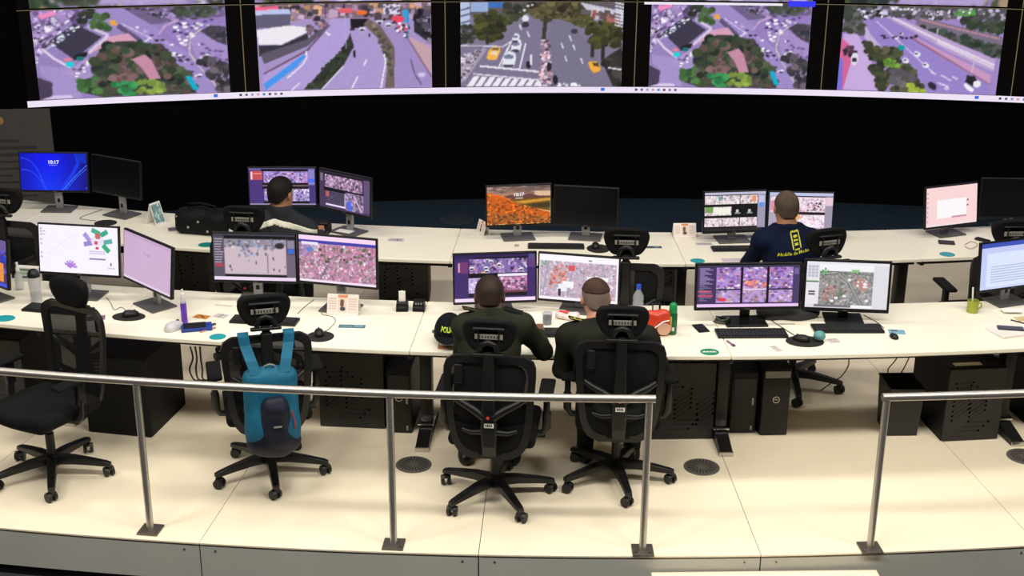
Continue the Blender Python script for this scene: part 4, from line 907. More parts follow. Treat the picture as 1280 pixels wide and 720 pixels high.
# waste bin
b = thing('waste_bin', 'black rectangular waste bin under the right desk beside the cabinet', 'bin', mid(at(1107, 543, 0), at(1145, 545, 0))+Vector((0, 0.10, 0)), R_(2))
m = MB(); lo = [(-0.095, -0.11), (0.095, -0.11), (0.095, 0.11), (-0.095, 0.11)]; hi = [(x*1.15, y*1.15) for x, y in lo]; H_ = 0.33
v = [(x, y, 0) for x, y in lo]+[(x, y, H_) for x, y in hi]+[(x*0.95, y*0.95, H_) for x, y in hi]+[(x*0.95, y*0.95, 0.01) for x, y in lo]
f = [(3, 2, 1, 0)]+[(i, (i+1) % 4, 4+(i+1) % 4, 4+i) for i in range(4)]+[(4+i, 4+(i+1) % 4, 8+(i+1) % 4, 8+i) for i in range(4)]+[(8+i, 8+(i+1) % 4, 12+(i+1) % 4, 12+i) for i in range(4)]+[(12, 13, 14, 15)]
m.add(v, f); m.build('body', mat('bin plastic', (34, 34, 30), 0.5), b)
m = MB(); m.tube([(x, y, H_) for x, y in hi], 0.006, 6, closed=True); m.build('rim', M_BLACK, b, 60)

# ------------------------------------------------------------------ office chairs
def bw(z):
    zs = (0.37, 0.39, 0.42, 0.48, 0.56, 0.66, 0.80, 0.90, 0.95, 0.98, 1.0); ws = (0.11, 0.160, 0.190, 0.212, 0.226, 0.236, 0.246, 0.252, 0.248, 0.230, 0.185)
    return float(np.interp(z, zs, ws))
def by(x, z): return -0.262-0.06*(z-0.5)+0.5*x*x-0.018*math.sin((z-0.5)*2*PI/1.0)
def back_loop(sx=1.0, sz=1.0, dy=0.0, n=15):
    zs = [0.37+(1.0-0.37)*(0.5-0.5*math.cos(PI*i/(n-1))) for i in range(n)]
    L = [(bw(z), z) for z in zs]+[(-bw(z), z) for z in reversed(zs)]
    out = []
    for x, z in L:
        x *= sx; z = 0.70+(z-0.70)*sz; out.append(Vector((x, by(x, z)+dy, z)))
    return out
def star_base(parent, spin):
    m = MB(); m.lathe([(0.045, 0.075), (0.05, 0.085), (0.05, 0.125), (0.038, 0.14)], 18); hub = m.build('hub', M_BASE, parent, 40)
    for i in range(5):
        a = spin+2*PI*i/5; M = T((0, 0, 0), a)
        m = MB()
        sec = [(0.03, 0.034, 0.140, 0.085), (0.13, 0.031, 0.134, 0.088), (0.24, 0.027, 0.116, 0.080), (0.32, 0.024, 0.100, 0.072), (0.348, 0.019, 0.092, 0.066)]
        v = []; f = []
        for x, hw, zt, zb in sec: v += [(x, -hw, zb), (x, hw, zb), (x, hw*0.8, zt), (x, -hw*0.8, zt)]
        for j in range(len(sec)-1):
            for q in range(4): f.append((j*4+q, j*4+(q+1) % 4, j*4+4+(q+1) % 4, j*4+4+q))
        f += [(3, 2, 1, 0), tuple(range(len(v)-4, len(v)))]
        m.add(v, f, M); lg = m.build('leg', M_BASE, parent)
        bv = lg.modifiers.new('b', 'BEVEL'); bv.width = 0.006; bv.segments = 2
        # twin caster
        c = MB(); ca = a+(0.6 if i % 2 else -0.9); CM = T(M @ Vector((0.335, 0, 0)), ca)
        for s in (-1, 1):
            c.cyl((-0.012, s*0.010, 0.031), (-0.012, s*0.028, 0.031), 0.031, 0.028, 16, CM)
        cs = c.build('caster', M_WHEEL, lg, 40)
        c = MB(); c.cyl((0, 0, 0.05), (0, 0, 0.078), 0.010, n=10, M=CM); c.rbox((-0.010, 0, 0.052), (0.044, 0.018, 0.022), 0.006, CM); c.build('caster_hood', M_BASE, cs, 40)
PAD = [(-0.13, 0.175), (0, 0.185), (0.13, 0.175), (0.158, 0.15), (0.165, 0.11), (0.148, 0.06), (0.115, 0.015), (0.08, 0.0), (0, -0.004), (-0.08, 0.0), (-0.115, 0.015), (-0.148, 0.06), (-0.165, 0.11), (-0.158, 0.15)]
def make_chair(label, loc, rz, hz=1.06, spin=0.3, seat_z=0.48, arms=True, group='black mesh office chairs', recline=0.0, arm_h=0.67):
    c = thing('office_chair', label, 'chair', loc, rz, group)
    star_base(c, spin)
    m = MB(); m.cyl((0, 0, 0.13), (0, 0, 0.28), 0.026); m.cyl((0, 0, 0.28), (0, 0, 0.40), 0.017); m.build('gas_column', M_BLACK, c, 40)
    m = MB(); m.rbox((0, -0.06, 0.405), (0.17, 0.34, 0.05), 0.012); m.cyl((0.08, 0.0, 0.405), (0.25, 0.01, 0.40), 0.006, n=8); m.rbox((0.26, 0.01, 0.40), (0.05, 0.025, 0.012), 0.004); m.build('tilt_mechanism', M_CHAIR, c)
    F_ = Field((-0.30, -0.30, 0.36), (0.30, 0.32, 0.56), 0.013)
    F_.rbox((0, 0.02, 0.452), (0.245, 0.235, 0.038), 0.034, k=0).ell((0, 0.20, 0.448), (0.22, 0.085, 0.036), k=0.03).ell((-0.17, -0.0, 0.475), (0.07, 0.19, 0.022), k=0.02).ell((0.17, -0.0, 0.475), (0.07, 0.19, 0.022), k=0.02)
    F_.build('seat', M_CHAIRDK, c)
    # back: rim, mesh, spine, lumbar bracket
    O1, O2, I1, I2 = back_loop(1, 1, 0.014), back_loop(1, 1, -0.014), back_loop(0.84, 0.87, -0.012), back_loop(0.84, 0.87, 0.010)
    m = MB(); n = len(O1); v = O1+O2+I1+I2; f = []
    for L in range(4):
        for i in range(n): f.append((L*n+i, L*n+(i+1) % n, ((L+1) % 4)*n+(i+1) % n, ((L+1) % 4)*n+i))
    m.add(v, f); fr = m.build('back_frame', M_CHAIR, c, 50)
    m = MB(); rings = [1.0, 0.7, 0.4, 0.12]; v = []; f = []
    for r in rings:
        for p in back_loop(0.86*r, 0.89*r, 0.004): v.append(p)
    for L in range(len(rings)-1):
        for i in range(n): f.append((L*n+i, L*n+(i+1) % n, (L+1)*n+(i+1) % n, (L+1)*n+i))
    f.append(tuple(range((len(rings)-1)*n, len(rings)*n))); m.add(v, f); m.build('back_mesh', MESHM, c, 180)
    m = MB(); sp = []
    for z, hw in ((0.40, 0.035), (0.47, 0.036), (0.58, 0.040), (0.70, 0.034), (0.85, 0.028), (0.98, 0.027), (1.03, 0.026)):
        y = by(0, max(z, 0.5))-0.016-(0.0 if z > 0.5 else 0.0); sp.append((z, hw, y if z > 0.44 else -0.25))
    v = []; f = []
    for z, hw, y in sp: v += [(-hw, y-0.032, z), (hw, y-0.032, z), (hw*1.25, y, z), (-hw*1.25, y, z)]
    for j in range(len(sp)-1):
        for q in range(4): f.append((j*4+q, j*4+(q+1) % 4, j*4+4+(q+1) % 4, j*4+4+q))
    f += [(3, 2, 1, 0), tuple(range(len(v)-4, len(v)))]; m.add(v, f); s_ = m.build('spine', M_CHAIR, c)
    bv = s_.modifiers.new('b', 'BEVEL'); bv.width = 0.006; bv.segments = 2
    m = MB()
    for s in (-1, 1):
        m.tube([(s*0.02, by(0, 0.66)-0.03, 0.655), (s*0.09, by(0.09, 0.70)-0.02, 0.70), (s*0.16, by(0.16, 0.735)-0.012, 0.735), (s*0.20, by(0.2, 0.76)-0.006, 0.76)], [0.026, 0.024, 0.020, 0.016], 8)
        m.tube([(s*0.03, by(0, 0.55)-0.03, 0.56), (s*0.10, by(0.1, 0.56)-0.012, 0.545), (s*0.15, by(0.15, 0.55)-0.004, 0.555)], [0.018, 0.015, 0.012], 8)
    m.build('lumbar_bracket', M_CHAIR, c, 60)
    m = MB(); nz, nx = 8, 12; v = []; f = []
    for side in (-0.004, -0.010):
        for j in range(nz+1):
            for i in range(nx+1):
                u = -1+2*i/nx; zt = 0.60-0.035*(1-abs(u)); z = 0.395+(zt-0.395)*j/nz; x = u*bw(max(z, 0.42))*0.86
                v.append((x, by(x, z)+side, z))
    K = (nx+1)*(nz+1)
    for j in range(nz):
        for i in range(nx): a = j*(nx+1)+i; f += [(a, a+nx+1, a+nx+2, a+1), (K+a, K+a+1, K+a+nx+2, K+a+nx+1)]
    for i in range(nx): a = nz*(nx+1)+i; f.append((a, K+a, K+a+1, a+1))
    m.add(v, f); m.build('lower_shell', M_CHAIRDK, c, 50)
    m = MB(); m.rbox((-0.165, by(0.165, 0.90)-0.022, 0.90), (0.045, 0.012, 0.11), 0.006); m.build('side_clip', M_CHAIR, c)
    y0 = by(0, 0.66)-0.049
    m = MB(); m.cyl((0, y0+0.004, 0.665), (0, y0-0.012, 0.665), 0.022, n=16); kb = m.build('lumbar_knob', M_BLACK, c, 40)
    m = MB(); m.cyl((0.0, y0-0.011, 0.666), (0.0, y0-0.015, 0.666), 0.009, n=12); m.build('red_dot', mat('orange red dot', (206, 74, 54), 0.5), kb)
    m = MB(); m.rbox((0.004, by(0, 0.615)-0.051, 0.612), (0.052, 0.003, 0.026), 0.001); lb = m.build('label_plate', M_PAPER, c)
    m = MB()
    for q in range(4): m.box((-0.012+q*0.010, by(0, 0.615)-0.0532, 0.612), (0.006, 0.001, 0.013))
    m.build('label_print', M_BLACK, lb)
    # headrest
    hy = by(0, 1.0)-0.005; hb = hz
    def pl(s, dy, cz=0.09): return [Vector((x*s, hy+dy+1.15*(x*s)**2, hb+cz+(z-cz)*s)) for x, z in PAD_S]
    loops = [pl(0.45, -0.006), pl(0.78, -0.004), pl(0.93, -0.014), pl(1.0, 0.004), pl(0.96, 0.030), pl(0.80, 0.042), pl(0.4, 0.046)]
    m = MB(); n2 = len(PAD_S); v = []; f = []
    for L in loops: v += L
    for L in range(len(loops)-1):
        for i in range(n2): f.append((L*n2+i, L*n2+(i+1) % n2, (L+1)*n2+(i+1) % n2, (L+1)*n2+i))
    f += [tuple(range(n2))[::-1], tuple(range((len(loops)-1)*n2, len(loops)*n2))]; m.add(v, f); hr = m.build('headrest', M_CHAIRDK, c, 180)
    m = MB()
    for s in (-1, 1): m.cyl((s*0.055, hy-0.020, hb+0.05), (s*0.055, hy-0.020, hb+0.135), 0.0045, n=8)
    m.tube([(-0.05, hy-0.02, hb+0.01), (-0.035, hy-0.032, hb+0.055), (0, hy-0.036, hb+0.072), (0.035, hy-0.032, hb+0.055), (0.05, hy-0.02, hb+0.01)], 0.016, 8)
    m.rbox((0, hy-0.026, hb-0.004), (0.17, 0.03, 0.018), 0.006); m.rbox((0, hy-0.022, hb+0.142), (0.17, 0.018, 0.012), 0.005); m.build('headrest_bracket', M_CHAIR, c, 50)
    m = MB(); m.rbox((0, hy-0.010, hb+0.092), (0.15, 0.006, 0.030), 0.002); lp = m.build('headrest_label', mat('pale grey label', (150, 146, 138), 0.5), hr)
    m = MB()
    for q in range(7): m.box((-0.05+q*0.016, hy-0.0136, hb+0.092), (0.009, 0.001, 0.014))
    m.build('label_print', mat('label print', (70, 68, 64), 0.6), lp)
    m = MB(); m.rbox((0, by(0, 1.0)-0.02, (0.95+hb)/2+0.0), (0.045, 0.022, hb-0.95+0.02), 0.006); m.build('headrest_post', M_CHAIR, c)
    if arms:
        for s in (-1, 1):
            m = MB(); m.tube([(s*0.16, 0.0, 0.415), (s*0.27, 0.0, 0.425), (s*0.292, 0.0, 0.46), (s*0.292, -0.005, 0.56)], 0.018, 8, rx=0.026); m.rbox((s*0.292, -0.01, 0.60), (0.035, 0.06, arm_h-0.53), 0.01); ar = m.build('armrest_support', M_CHAIR, c, 50)
            m = MB(); m.rbox((s*0.288, 0.03, arm_h+0.012), (0.085, 0.26, 0.026), 0.012, None, 3); m.build('armrest_pad', M_CHAIRDK, ar, 50)
    return c
def smooth_poly(P, k=2):
    P = [Vector((p[0], p[1])) for p in P]
    for _ in range(k):
        Q = []
        for i in range(len(P)):
            a, b = P[i], P[(i+1) % len(P)]; Q += [a*0.75+b*0.25, a*0.25+b*0.75]
        P = Q
    return [(p.x, p.y) for p in P]
PAD_S = [(x*0.9, z) for x, z in smooth_poly(PAD, 1)]
def mesh_fabric():
    m = bpy.data.materials.new('see-through mesh'); m.use_nodes = True; nt = m.node_tree; b = nt.nodes['Principled BSDF']
    b.inputs['Base Color'].default_value = (0.006, 0.006, 0.007, 1); b.inputs['Roughness'].default_value = 0.8; b.inputs['Specular IOR Level'].default_value = 0.2
    tc = nt.nodes.new('ShaderNodeTexCoord'); n = nt.nodes.new('ShaderNodeTexNoise'); n.inputs['Scale'].default_value = 6
    nt.links.new(tc.outputs['Object'], n.inputs['Vector']); r = nt.nodes.new('ShaderNodeMapRange')
    r.inputs['To Min'].default_value = 0.90; r.inputs['To Max'].default_value = 0.95
    nt.links.new(n.outputs['Fac'], r.inputs['Value']); nt.links.new(r.outputs['Result'], b.inputs['Alpha'])
    return m
MESHM = mesh_fabric()
def ch(px, py, h=0.08): p = at(px, py, h); p.z = 0.0; return p
make_chair('empty black office chair turned toward the railing at far left', ch(66, 579), R_(150), 0.985, 1.13)
make_chair('black office chair with blue backpack hanging on its back', ch(338, 576), R_(15), 1.06, 0.95)
make_chair('black office chair of the left officer, white tag on its back', ch(619, 605), R_(-6), 1.03, 0.24)
make_chair('black office chair of the right officer, near the railing end', ch(769, 584), R_(-3), 1.03, 1.16)
make_chair('empty black office chair between the rows, before the dark screen', Vector((0.75, 8.36, 0)), R_(-4), 1.06, 0.3)
make_chair('black office chair of the man in the navy shirt', Vector((1.93, 8.40, 0)), R_(20), 1.05, 0.55, arm_h=0.66)
make_chair('empty black office chair before the blue screen in the back row', Vector((-3.50, 9.18, 0)), R_(-12), 1.06, 0.2)
make_chair('black office chair of the man in the reflective jacket', Vector((-1.78, 8.83, 0)), R_(-6), 1.05, 0.8, arm_h=0.66)
make_chair('empty black office chair at the right edge of the back row', Vector((3.27, 8.60, 0)), R_(4), 1.06, 0.4)

# ------------------------------------------------------------------ monitors
MON = {'M1': (-2.785, 8.092, 1.061, -8.5, 9, .555, .335), 'M2': (-2.306, 7.926, 1.034, -44.6, 6.6, .575, .336), 'M3': (-1.652, 8.06, 1.029, -2.9, 5.3, .549, .332),
       'M4': (-1.097, 7.885, 1.070, -13.9, 2.5, .530, .331), 'M5': (-.107, 7.88, .966, 7.0, 4.4, .531, .334), 'M6': (.419, 7.894, .958, -11.8, 1.7, .523, .325),
       'M7': (1.457, 7.702, .987, 3.2, 6.9, .663, .299), 'M8': (2.081, 7.765, .972, -5.3, 8.7, .533, .330), 'F0': (-3.574, 10.019, 1.053, -1.1, 9, .544, .315),
       'F1': (-3.058, 9.892, 1.053, -28.2, 5.2, .504, .299), 'F2': (-1.742, 9.698, 1.037, 1.1, 4.8, .518, .308), 'F3': (-1.248, 9.5, 1.049, -34.7, 2.7, .512, .31),
       'F4': (.046, 9.389, .997, 9.6, 4.3, .493, .313), 'F5': (.539, 9.402, .987, -9.2, 2, .481, .307), 'F6': (1.634, 9.367, .966, 7.6, 6.9, .479, .315),
       'F7': (2.115, 9.361, .975, -2.7, 7.8, .481, .295), 'F8': (3.288, 9.563, .966, 21.3, 8.5, .481, .32),
       'M0': (-3.385, 8.03, 1.03, -36, 6, .54, .33), 'M9': (3.235, 8.10, 1.01, 20, 6, .54, .33), 'F9': (3.80, 9.72, .98, -1, 6, .50, .315)}
def monitor(key, label, pic, bez=0.010, base_w=0.24, dark=False, group='desk monitors'):
    x, y, z, yaw, tilt, w_, h_ = MON[key]
    rz = R_(yaw); zt = 0.74
    nv = Vector((math.sin(rz), -math.cos(rz), 0))           # toward the viewer
    foot = Vector((x, y, zt))-nv*0.05
    t = thing('monitor', label, 'monitor', foot, rz, group)
    # local: +y away from viewer; panel centre at (0,-0.05, z-zt)
    pm = T((0, -0.05, z-zt), 0, -R_(tilt))
    mk = M_BLACK
    m = MB(); m.rbox((0, 0.012, 0), (w_, 0.024, h_), 0.004, pm); m.rbox((0, 0.030, -0.02), (w_*0.45, 0.03, h_*0.5), 0.012, pm); pan = m.build('housing', mk, t)
    sw, sh = w_-2*bez, h_-2*bez-0.008
    if pic is None:
        m = MB(); m.add([(-sw/2, -0.0012, -sh/2+0.004), (sw/2, -0.0012, -sh/2+0.004), (sw/2, -0.0012, sh/2+0.004), (-sw/2, -0.0012, sh/2+0.004)], [(0, 1, 2, 3)], pm); sc = m.build('screen', M_SCREENOFF, t)
    else:
        col = pic()
        R4 = np.array(pm)
        def fn(U, V):
            P = np.stack([(U-0.5)*sw, np.full(U.shape, -0.0012), (0.5-V)*sh+0.004, np.ones(U.shape)], -1)
            return (P @ R4.T)[..., :3]
        me = grid_mesh('screen', fn, col.shape[1]-1, col.shape[0]-1, col); me.materials.append(S_MON)
        sc = bpy.data.objects.new('screen', me); COL.objects.link(sc); sc.parent = t
    m = MB(); m.box((0, -0.0016, -h_/2+0.009), (0.03, 0.001, 0.005), pm); m.build('maker_mark', M_GREYBASE, pan)
    m = MB(); m.rbox((0, 0.0, (z-zt-0.04)/2+0.01), (0.062, 0.024, z-zt-0.06+0.02), 0.006); nk = m.build('stand_neck', M_BLACK if dark else M_SILVER, t)
    if not dark:
        m = MB(); m.box((0, -0.013, 0.075), (0.022, 0.002, 0.03)); m.build('cable_slot', M_BLACK, nk)
    m = MB(); m.rbox((0, -0.02, 0.006), (base_w, 0.18, 0.012), 0.004); m.build('stand_base', M_BLACK if dark else M_GREYBASE, t)
    return t, sc, pm, sw, sh
GN = 'monitors on the front row desks'; GFm = 'monitors on the back row desks'
monitor('M0', 'monitor cut off at the left edge, purple and orange screen', pic_M0, group=GN)
monitor('M1', 'monitor with white screen and teal and purple petal graphic', pic_M1, group=GN)
t, sc, pm, sw, sh = monitor('M2', 'angled monitor with plain lilac screen', pic_M2, group=GN)
text_obj('search_word', 'Google', 0.028, glow_mat('faint word', (170, 150, 180)), sc, pm @ T((0, -0.0018, 0.055), 0, PI/2), 0.0002)
monitor('M3', 'monitor showing pale plaza camera image with dark side panels', pic_M3, group=GN)
monitor('M4', 'monitor showing pink rooftops map behind the tent calendar', pic_M4, group=GN)
monitor('M5', 'monitor with dark purple traffic camera view before the left officer', pic_M5, group=GN)
monitor('M6', 'monitor with white framed aerial map before the right officer', pic_M6, group=GN)
monitor('M7', 'wide black monitor showing six purple camera views', pic_M7, 0.014, 0.26, True, GN)
monitor('M8', 'black monitor with grey aerial map window at right of front row', pic_M8, 0.016, 0.24, True, GN)
monitor('M9', 'monitor with pale blue document cut off at the right edge', pic_M9, group=GN)
t, sc, pm, sw, sh = monitor('F0', 'monitor with bright blue swirl lock screen', pic_F0, group=GFm)
text_obj('clock_digits', '10:17', 0.040, glow_mat('clock white', (236, 238, 250)), sc, pm @ T((0, -0.002, 0.078), 0, PI/2), 0.0002, bold=0.0008)
monitor('F1', 'switched off monitor beside the blue screen', None, group=GFm)
monitor('F2', 'monitor with purple camera views behind the man in reflective jacket', pic_F2, group=GFm)
monitor('F3', 'angled monitor with dark camera views right of the reflective jacket man', pic_F3, group=GFm)
t, sc, pm, sw, sh = monitor('F4', 'monitor with orange landscape lock screen', pic_F4, group=GFm)
text_obj('clock_digits', '10:17', 0.036, glow_mat('clock white', (236, 238, 250)), sc, pm @ T((0, -0.002, 0.082), 0, PI/2), 0.0002, bold=0.0008)
monitor('F5', 'switched off monitor right of the orange landscape screen', None, group=GFm)
monitor('F6', 'monitor with grid of bright camera tiles left of navy shirted man', pic_F6, group=GFm)
monitor('F7', 'monitor with pinkish camera views behind the navy shirted man', pic_F7, group=GFm)
monitor('F8', 'monitor with pale pink screen and white window at right of back row', pic_F8, group=GFm)
monitor('F9', 'switched off monitor at the right edge of the back row', None, group=GFm)
# ------------------------------------------------------------------ people (seated, seen from behind)
def rot3(yaw, pitch=0.0, roll=0.0):
    return np.array((Matrix.Rotation(yaw, 3, 'Z') @ Matrix.Rotation(roll, 3, 'Y') @ Matrix.Rotation(-pitch, 3, 'X')))
def person(label, J, skin, top, trou, hair, top_name='shirt', H=0.0095, head_yaw=0.0, head_pitch=0.25, short_sleeve=False, extras=None, girth=1.0, facing=0.0, collar=0.42):
    base = np.array([J['pel'][0], J['pel'][1], 0.0])
    L = {k: np.array(v, float)-base for k, v in J.items()}
    lo, hi = (-0.62, -0.30, -0.01), (0.62, 0.78, 1.46)
    fd = np.array([-math.sin(facing), math.cos(facing), 0.0]); rd = np.array([math.cos(facing), math.sin(facing), 0.0])
    hipL, hipR = L['pel']-rd*0.095, L['pel']+rd*0.095
    kL, kR = hipL+fd*0.43-rd*0.05+[0, 0, -0.02], hipR+fd*0.43+rd*0.05+[0, 0, -0.02]
    aL, aR = kL+fd*0.0+[0, 0, -0.44], kR+fd*0.0+[0, 0, -0.44]
    aL[2] = aR[2] = 0.09
    HR = rot3(head_yaw+facing, head_pitch); hc = L['head']
    hp = lambda x, y, z: hc+HR @ np.array([x, y, z])
    def torso(F, inf):
        w = 1.0*girth
        F.ell(L['pel'], (0.165*w, 0.125, 0.115), k=0, infl=inf)
        F.ell((L['pel']*0.5+L['chest']*0.5), (0.152*w, 0.110, 0.16), k=0.06, infl=inf)
        F.ell(L['chest'], (0.172*w, 0.115, 0.17), k=0.06, infl=inf)
        F.cone(L['shL'], L['shR'], 0.056+inf, 0.056+inf, k=0.06)
        F.cone(L['chest'], L['neck'], 0.11+inf, 0.062+inf, k=0.05)
        hn = L['neck']+[0, 0, 0.028]
        for s in ('L', 'R'):
            F.ell(L['sh'+s]+[0, 0, -0.010], (0.060, 0.060, 0.060), k=0.04, infl=inf)
            F.cone(hn, L['sh'+s]*0.75+L['neck']*0.25+[0, 0, 0.006], 0.040+inf, 0.050+inf, k=0.05)
    def arm(F, s, inf, upto=1.0):
        e, w_ = L['el'+s], L['wr'+s]
        F.cone(L['sh'+s], e, 0.054+inf, 0.043+inf, k=0.035)
        if upto > 0: F.cone(e, e+(w_-e)*upto, 0.043+inf, 0.043+(0.028-0.043)*upto+inf, k=0.02)
    def legs(F, inf):
        for h, k, a in ((hipL, kL, aL), (hipR, kR, aR)):
            F.cone(h, k, 0.088+inf, 0.060+inf, k=0.04); F.cone(k, a, 0.058+inf, 0.042+inf, k=0.03)
    # body: one continuous surface with head, hands and feet
    B = Field(lo, hi, H); torso(B, -0.012); arm(B, 'L', -0.008); arm(B, 'R', -0.008); legs(B, -0.010)
    for a in (aL, aR): B.cone(a+[0, 0, -0.045], a+fd*0.15+[0, 0, -0.055], 0.032, 0.026, k=0.03)
    B.cone(L['neck']+[0, 0, -0.05], hp(0, -0.025, -0.06), 0.058, 0.056, k=0.03)
    B.ell(hp(0, -0.014, 0.022), (0.076, 0.096, 0.090), HR, k=0.02).ell(hp(0, 0.028, -0.045), (0.060, 0.066, 0.072), HR, k=0.03).ell(hp(0, 0.066, -0.094), (0.028, 0.024, 0.020), HR, k=0.03)
    B.cone(hp(0, 0.088, 0.012), hp(0, 0.104, -0.026), 0.008, 0.014, k=0.012).ell(hp(0, 0.090, -0.060), (0.024, 0.010, 0.009), HR, k=0.01)
    for s in (-1, 1):
        B.ell(hp(s*0.031, 0.098, 0.010), (0.014, 0.014, 0.010), HR, sub=True)
        B.ell(hp(s*0.078, -0.010, -0.008), (0.011, 0.021, 0.033), HR @ rot3(s*0.35), k=0.006)
    for s, sg in (('L', -1), ('R', 1)):
        w_ = L['wr'+s]; d = w_-L['el'+s]; d[2] *= 0.2; d /= np.linalg.norm(d); sd = np.cross(d, [0, 0, 1.0])
        palm = w_+d*0.05
        B.cone(w_, palm, 0.026, 0.030, k=0.015).ell(palm+d*0.015, (0.042, 0.042, 0.018), None, k=0.012)
        for q, (off, ln) in enumerate(((-0.030, 0.062), (-0.010, 0.074), (0.011, 0.070), (0.030, 0.054))):
            b0 = palm+d*0.038+sd*off*-sg; k1 = b0+d*ln*0.55+[0, 0, 0.008]; k2 = b0+d*ln+[0, 0, -0.016]
            B.cone(b0, k1, 0.0095, 0.009, k=0.005).cone(k1, k2, 0.009, 0.0078, k=0.004)
        tb = palm-d*0.01-sd*sg*0.034*1.0; B.cone(tb, tb+d*0.035-sd*sg*0.02, 0.012, 0.011, k=0.008).cone(tb+d*0.035-sd*sg*0.02, tb+d*0.065-sd*sg*0.018+[0, 0, -0.008], 0.011, 0.009, k=0.005)
    P = B.build('person', skin, None); P.location = base; tag(P, label, 'person')
    # clothing
    C_ = Field(lo, hi, H); torso(C_, 0.006); arm(C_, 'L', 0.010, 0.92 if not short_sleeve else 0.0); arm(C_, 'R', 0.010, 0.92 if not short_sleeve else 0.0)
    C_.cone(L['neck']+[0, 0, -0.04], L['neck']*(1-collar-0.05)+hp(0, -0.03, -0.06)*(collar+0.05), 0.074, 0.066, k=0.02)
    nk = L['neck']*(1-collar)+hp(0, -0.03, -0.06)*collar; ax = hp(0, -0.02, 0.0)-L['neck']; ax /= np.linalg.norm(ax)
    # open collar top and hem
    C_.cutf(lambda X, Y, Z: np.where((X-nk[0])**2+(Y-nk[1])**2 < 0.13**2, (X-nk[0])*ax[0]+(Y-nk[1])*ax[1]+(Z-nk[2])*ax[2], -1.0))
    C_.cut((0, 0, 1), L['pel'][2]-0.09)
    # gentle cloth folds
    q = (slice(None),)*3; X, Y, Z = C_.grid(q)
    C_.val += (0.0035*np.sin(38*Z+9*np.sin(7*X+2*Y))*np.sin(13*X+5)).astype(np.float32)
    sh = C_.build(top_name, top, P)
    Tt = Field(lo, hi, H); Tt.ell(L['pel'], (0.162*girth, 0.122, 0.11), k=0); legs(Tt, 0.008)
    Tt.build('trousers', trou, P)
    for a in (aL, aR):
        S = Field(a-np.array([0.12, 0.20, 0.10]), a+np.array([0.12, 0.30, 0.06]), 0.010)
        S.cone(a-fd*0.04+[0, 0, -0.05], a+fd*0.15+[0, 0, -0.055], 0.042, 0.038, k=0).cone(a+[0, 0, -0.05], a+[0, 0, 0.0], 0.046, 0.045, k=0.02).cut((0, 0, 1), 0.003)
        S.build('shoe', M_BLACK, P)
    # hair (one or two clipped layers)
    for nm, mt, infl, plane in hair:
        Hf = Field(hc-0.16, hc+0.17, 0.006)
        Hf.ell(hp(0, -0.014, 0.022), (0.076, 0.096, 0.090), HR, k=0, infl=infl).ell(hp(0, -0.045, -0.035), (0.060, 0.052, 0.060), HR, k=0.02, infl=infl)
        inv = HR.T
        def cutter(X, Y, Z, pl=plane):
            x, y, z = X-hc[0], Y-hc[1], Z-hc[2]
            ly = inv[1, 0]*x+inv[1, 1]*y+inv[1, 2]*z; lz = inv[2, 0]*x+inv[2, 1]*y+inv[2, 2]*z
            return pl(ly, lz)
        Hf.cutf(cutter)
        Hf.build(nm, mt, P)
    for s in (-1, 1):
        e = MB(); p = Vector(hp(s*0.031, 0.079, 0.010)); bm = bmesh.new(); bmesh.ops.create_uvsphere(bm, u_segments=10, v_segments=8, radius=0.0115); bm.verts.index_update()
        e.add([v.co+p for v in bm.verts], [[v.index for v in f.verts] for f in bm.faces]); bm.free(); e.build('eye', mat('eye white', (214, 208, 200), 0.3), P, 180)
    return P, C_, L, base, hp, HR
def hairline(ly, lz): return np.maximum(-(lz-(-0.058+0.85*np.maximum(ly+0.085, 0)))*0.76, -0.2)
def toponly(ly, lz): return -(lz-(0.040+0.12*(ly+0.08)))
SK1 = mat('brown skin', (112, 76, 58), 0.55, var=0.06); SK2 = mat('fair skin', (206, 150, 124), 0.55, var=0.05); SK3 = mat('tan skin', (170, 120, 92), 0.55, var=0.05)
HR_BLACK = mat('black hair', (26, 20, 18), 0.7, var=0.3, bump=0.3, bscale=400, spec=0.2); HR_BROWN = mat('dark brown hair', (44, 29, 21), 0.6, var=0.35, scale=16, bump=0.3, bscale=400, spec=0.3)
HR_FADE = mat('grey clipped hair', (126, 108, 98), 0.75, var=0.12, bump=0.2, bscale=500, spec=0.2); HR_TOP = mat('short dark top hair', (66, 46, 36), 0.65, var=0.35, scale=14, bump=0.3, bscale=400, spec=0.25)
HR_GREY = mat('short grey brown hair', (82, 70, 58), 0.7, var=0.25, bump=0.3, bscale=450, spec=0.2)
OLIVE = mat('olive uniform cloth', (38, 42, 31), 0.85, var=0.12, scale=6, bump=0.15, bscale=250, spec=0.15); OLIVED = mat('dark olive trousers', (30, 35, 28), 0.85, var=0.12, spec=0.15)
OLIVE2 = mat('dark olive uniform cloth', (32, 34, 27), 0.85, var=0.12, scale=6, bump=0.15, bscale=250, spec=0.15)
NAVY = mat('navy shirt cloth', (10, 20, 46), 0.85, var=0.12, scale=6, bump=0.15, bscale=250, spec=0.15); DKTR = mat('dark trousers', (22, 23, 27), 0.85, var=0.12, spec=0.15)
GREYJ = mat('charcoal jacket cloth', (44, 45, 50), 0.85, var=0.15, scale=7, bump=0.15, bscale=250, spec=0.15)
GOLD = mat('yellow braid', (206, 190, 92), 0.5, var=0.08)
def band(P, Cf, nm, mtl, fn, infl=0.004):
    F2 = Field(Cf.lo, Cf.lo+(np.array(Cf.val.shape)-1)*Cf.h, Cf.h); F2.val = Cf.val-infl
    F2.cutf(fn); return F2.build(nm, mtl, P)
def march(Cf, p, d, far=0.6):
    """distance along d from p to the cloth surface"""
    t = 0.0; p = np.array(p, float); d = np.array(d, float)
    while t < far:
        if Cf.at(p+d*t) < 0.001: return t
        t += 0.004
    return far
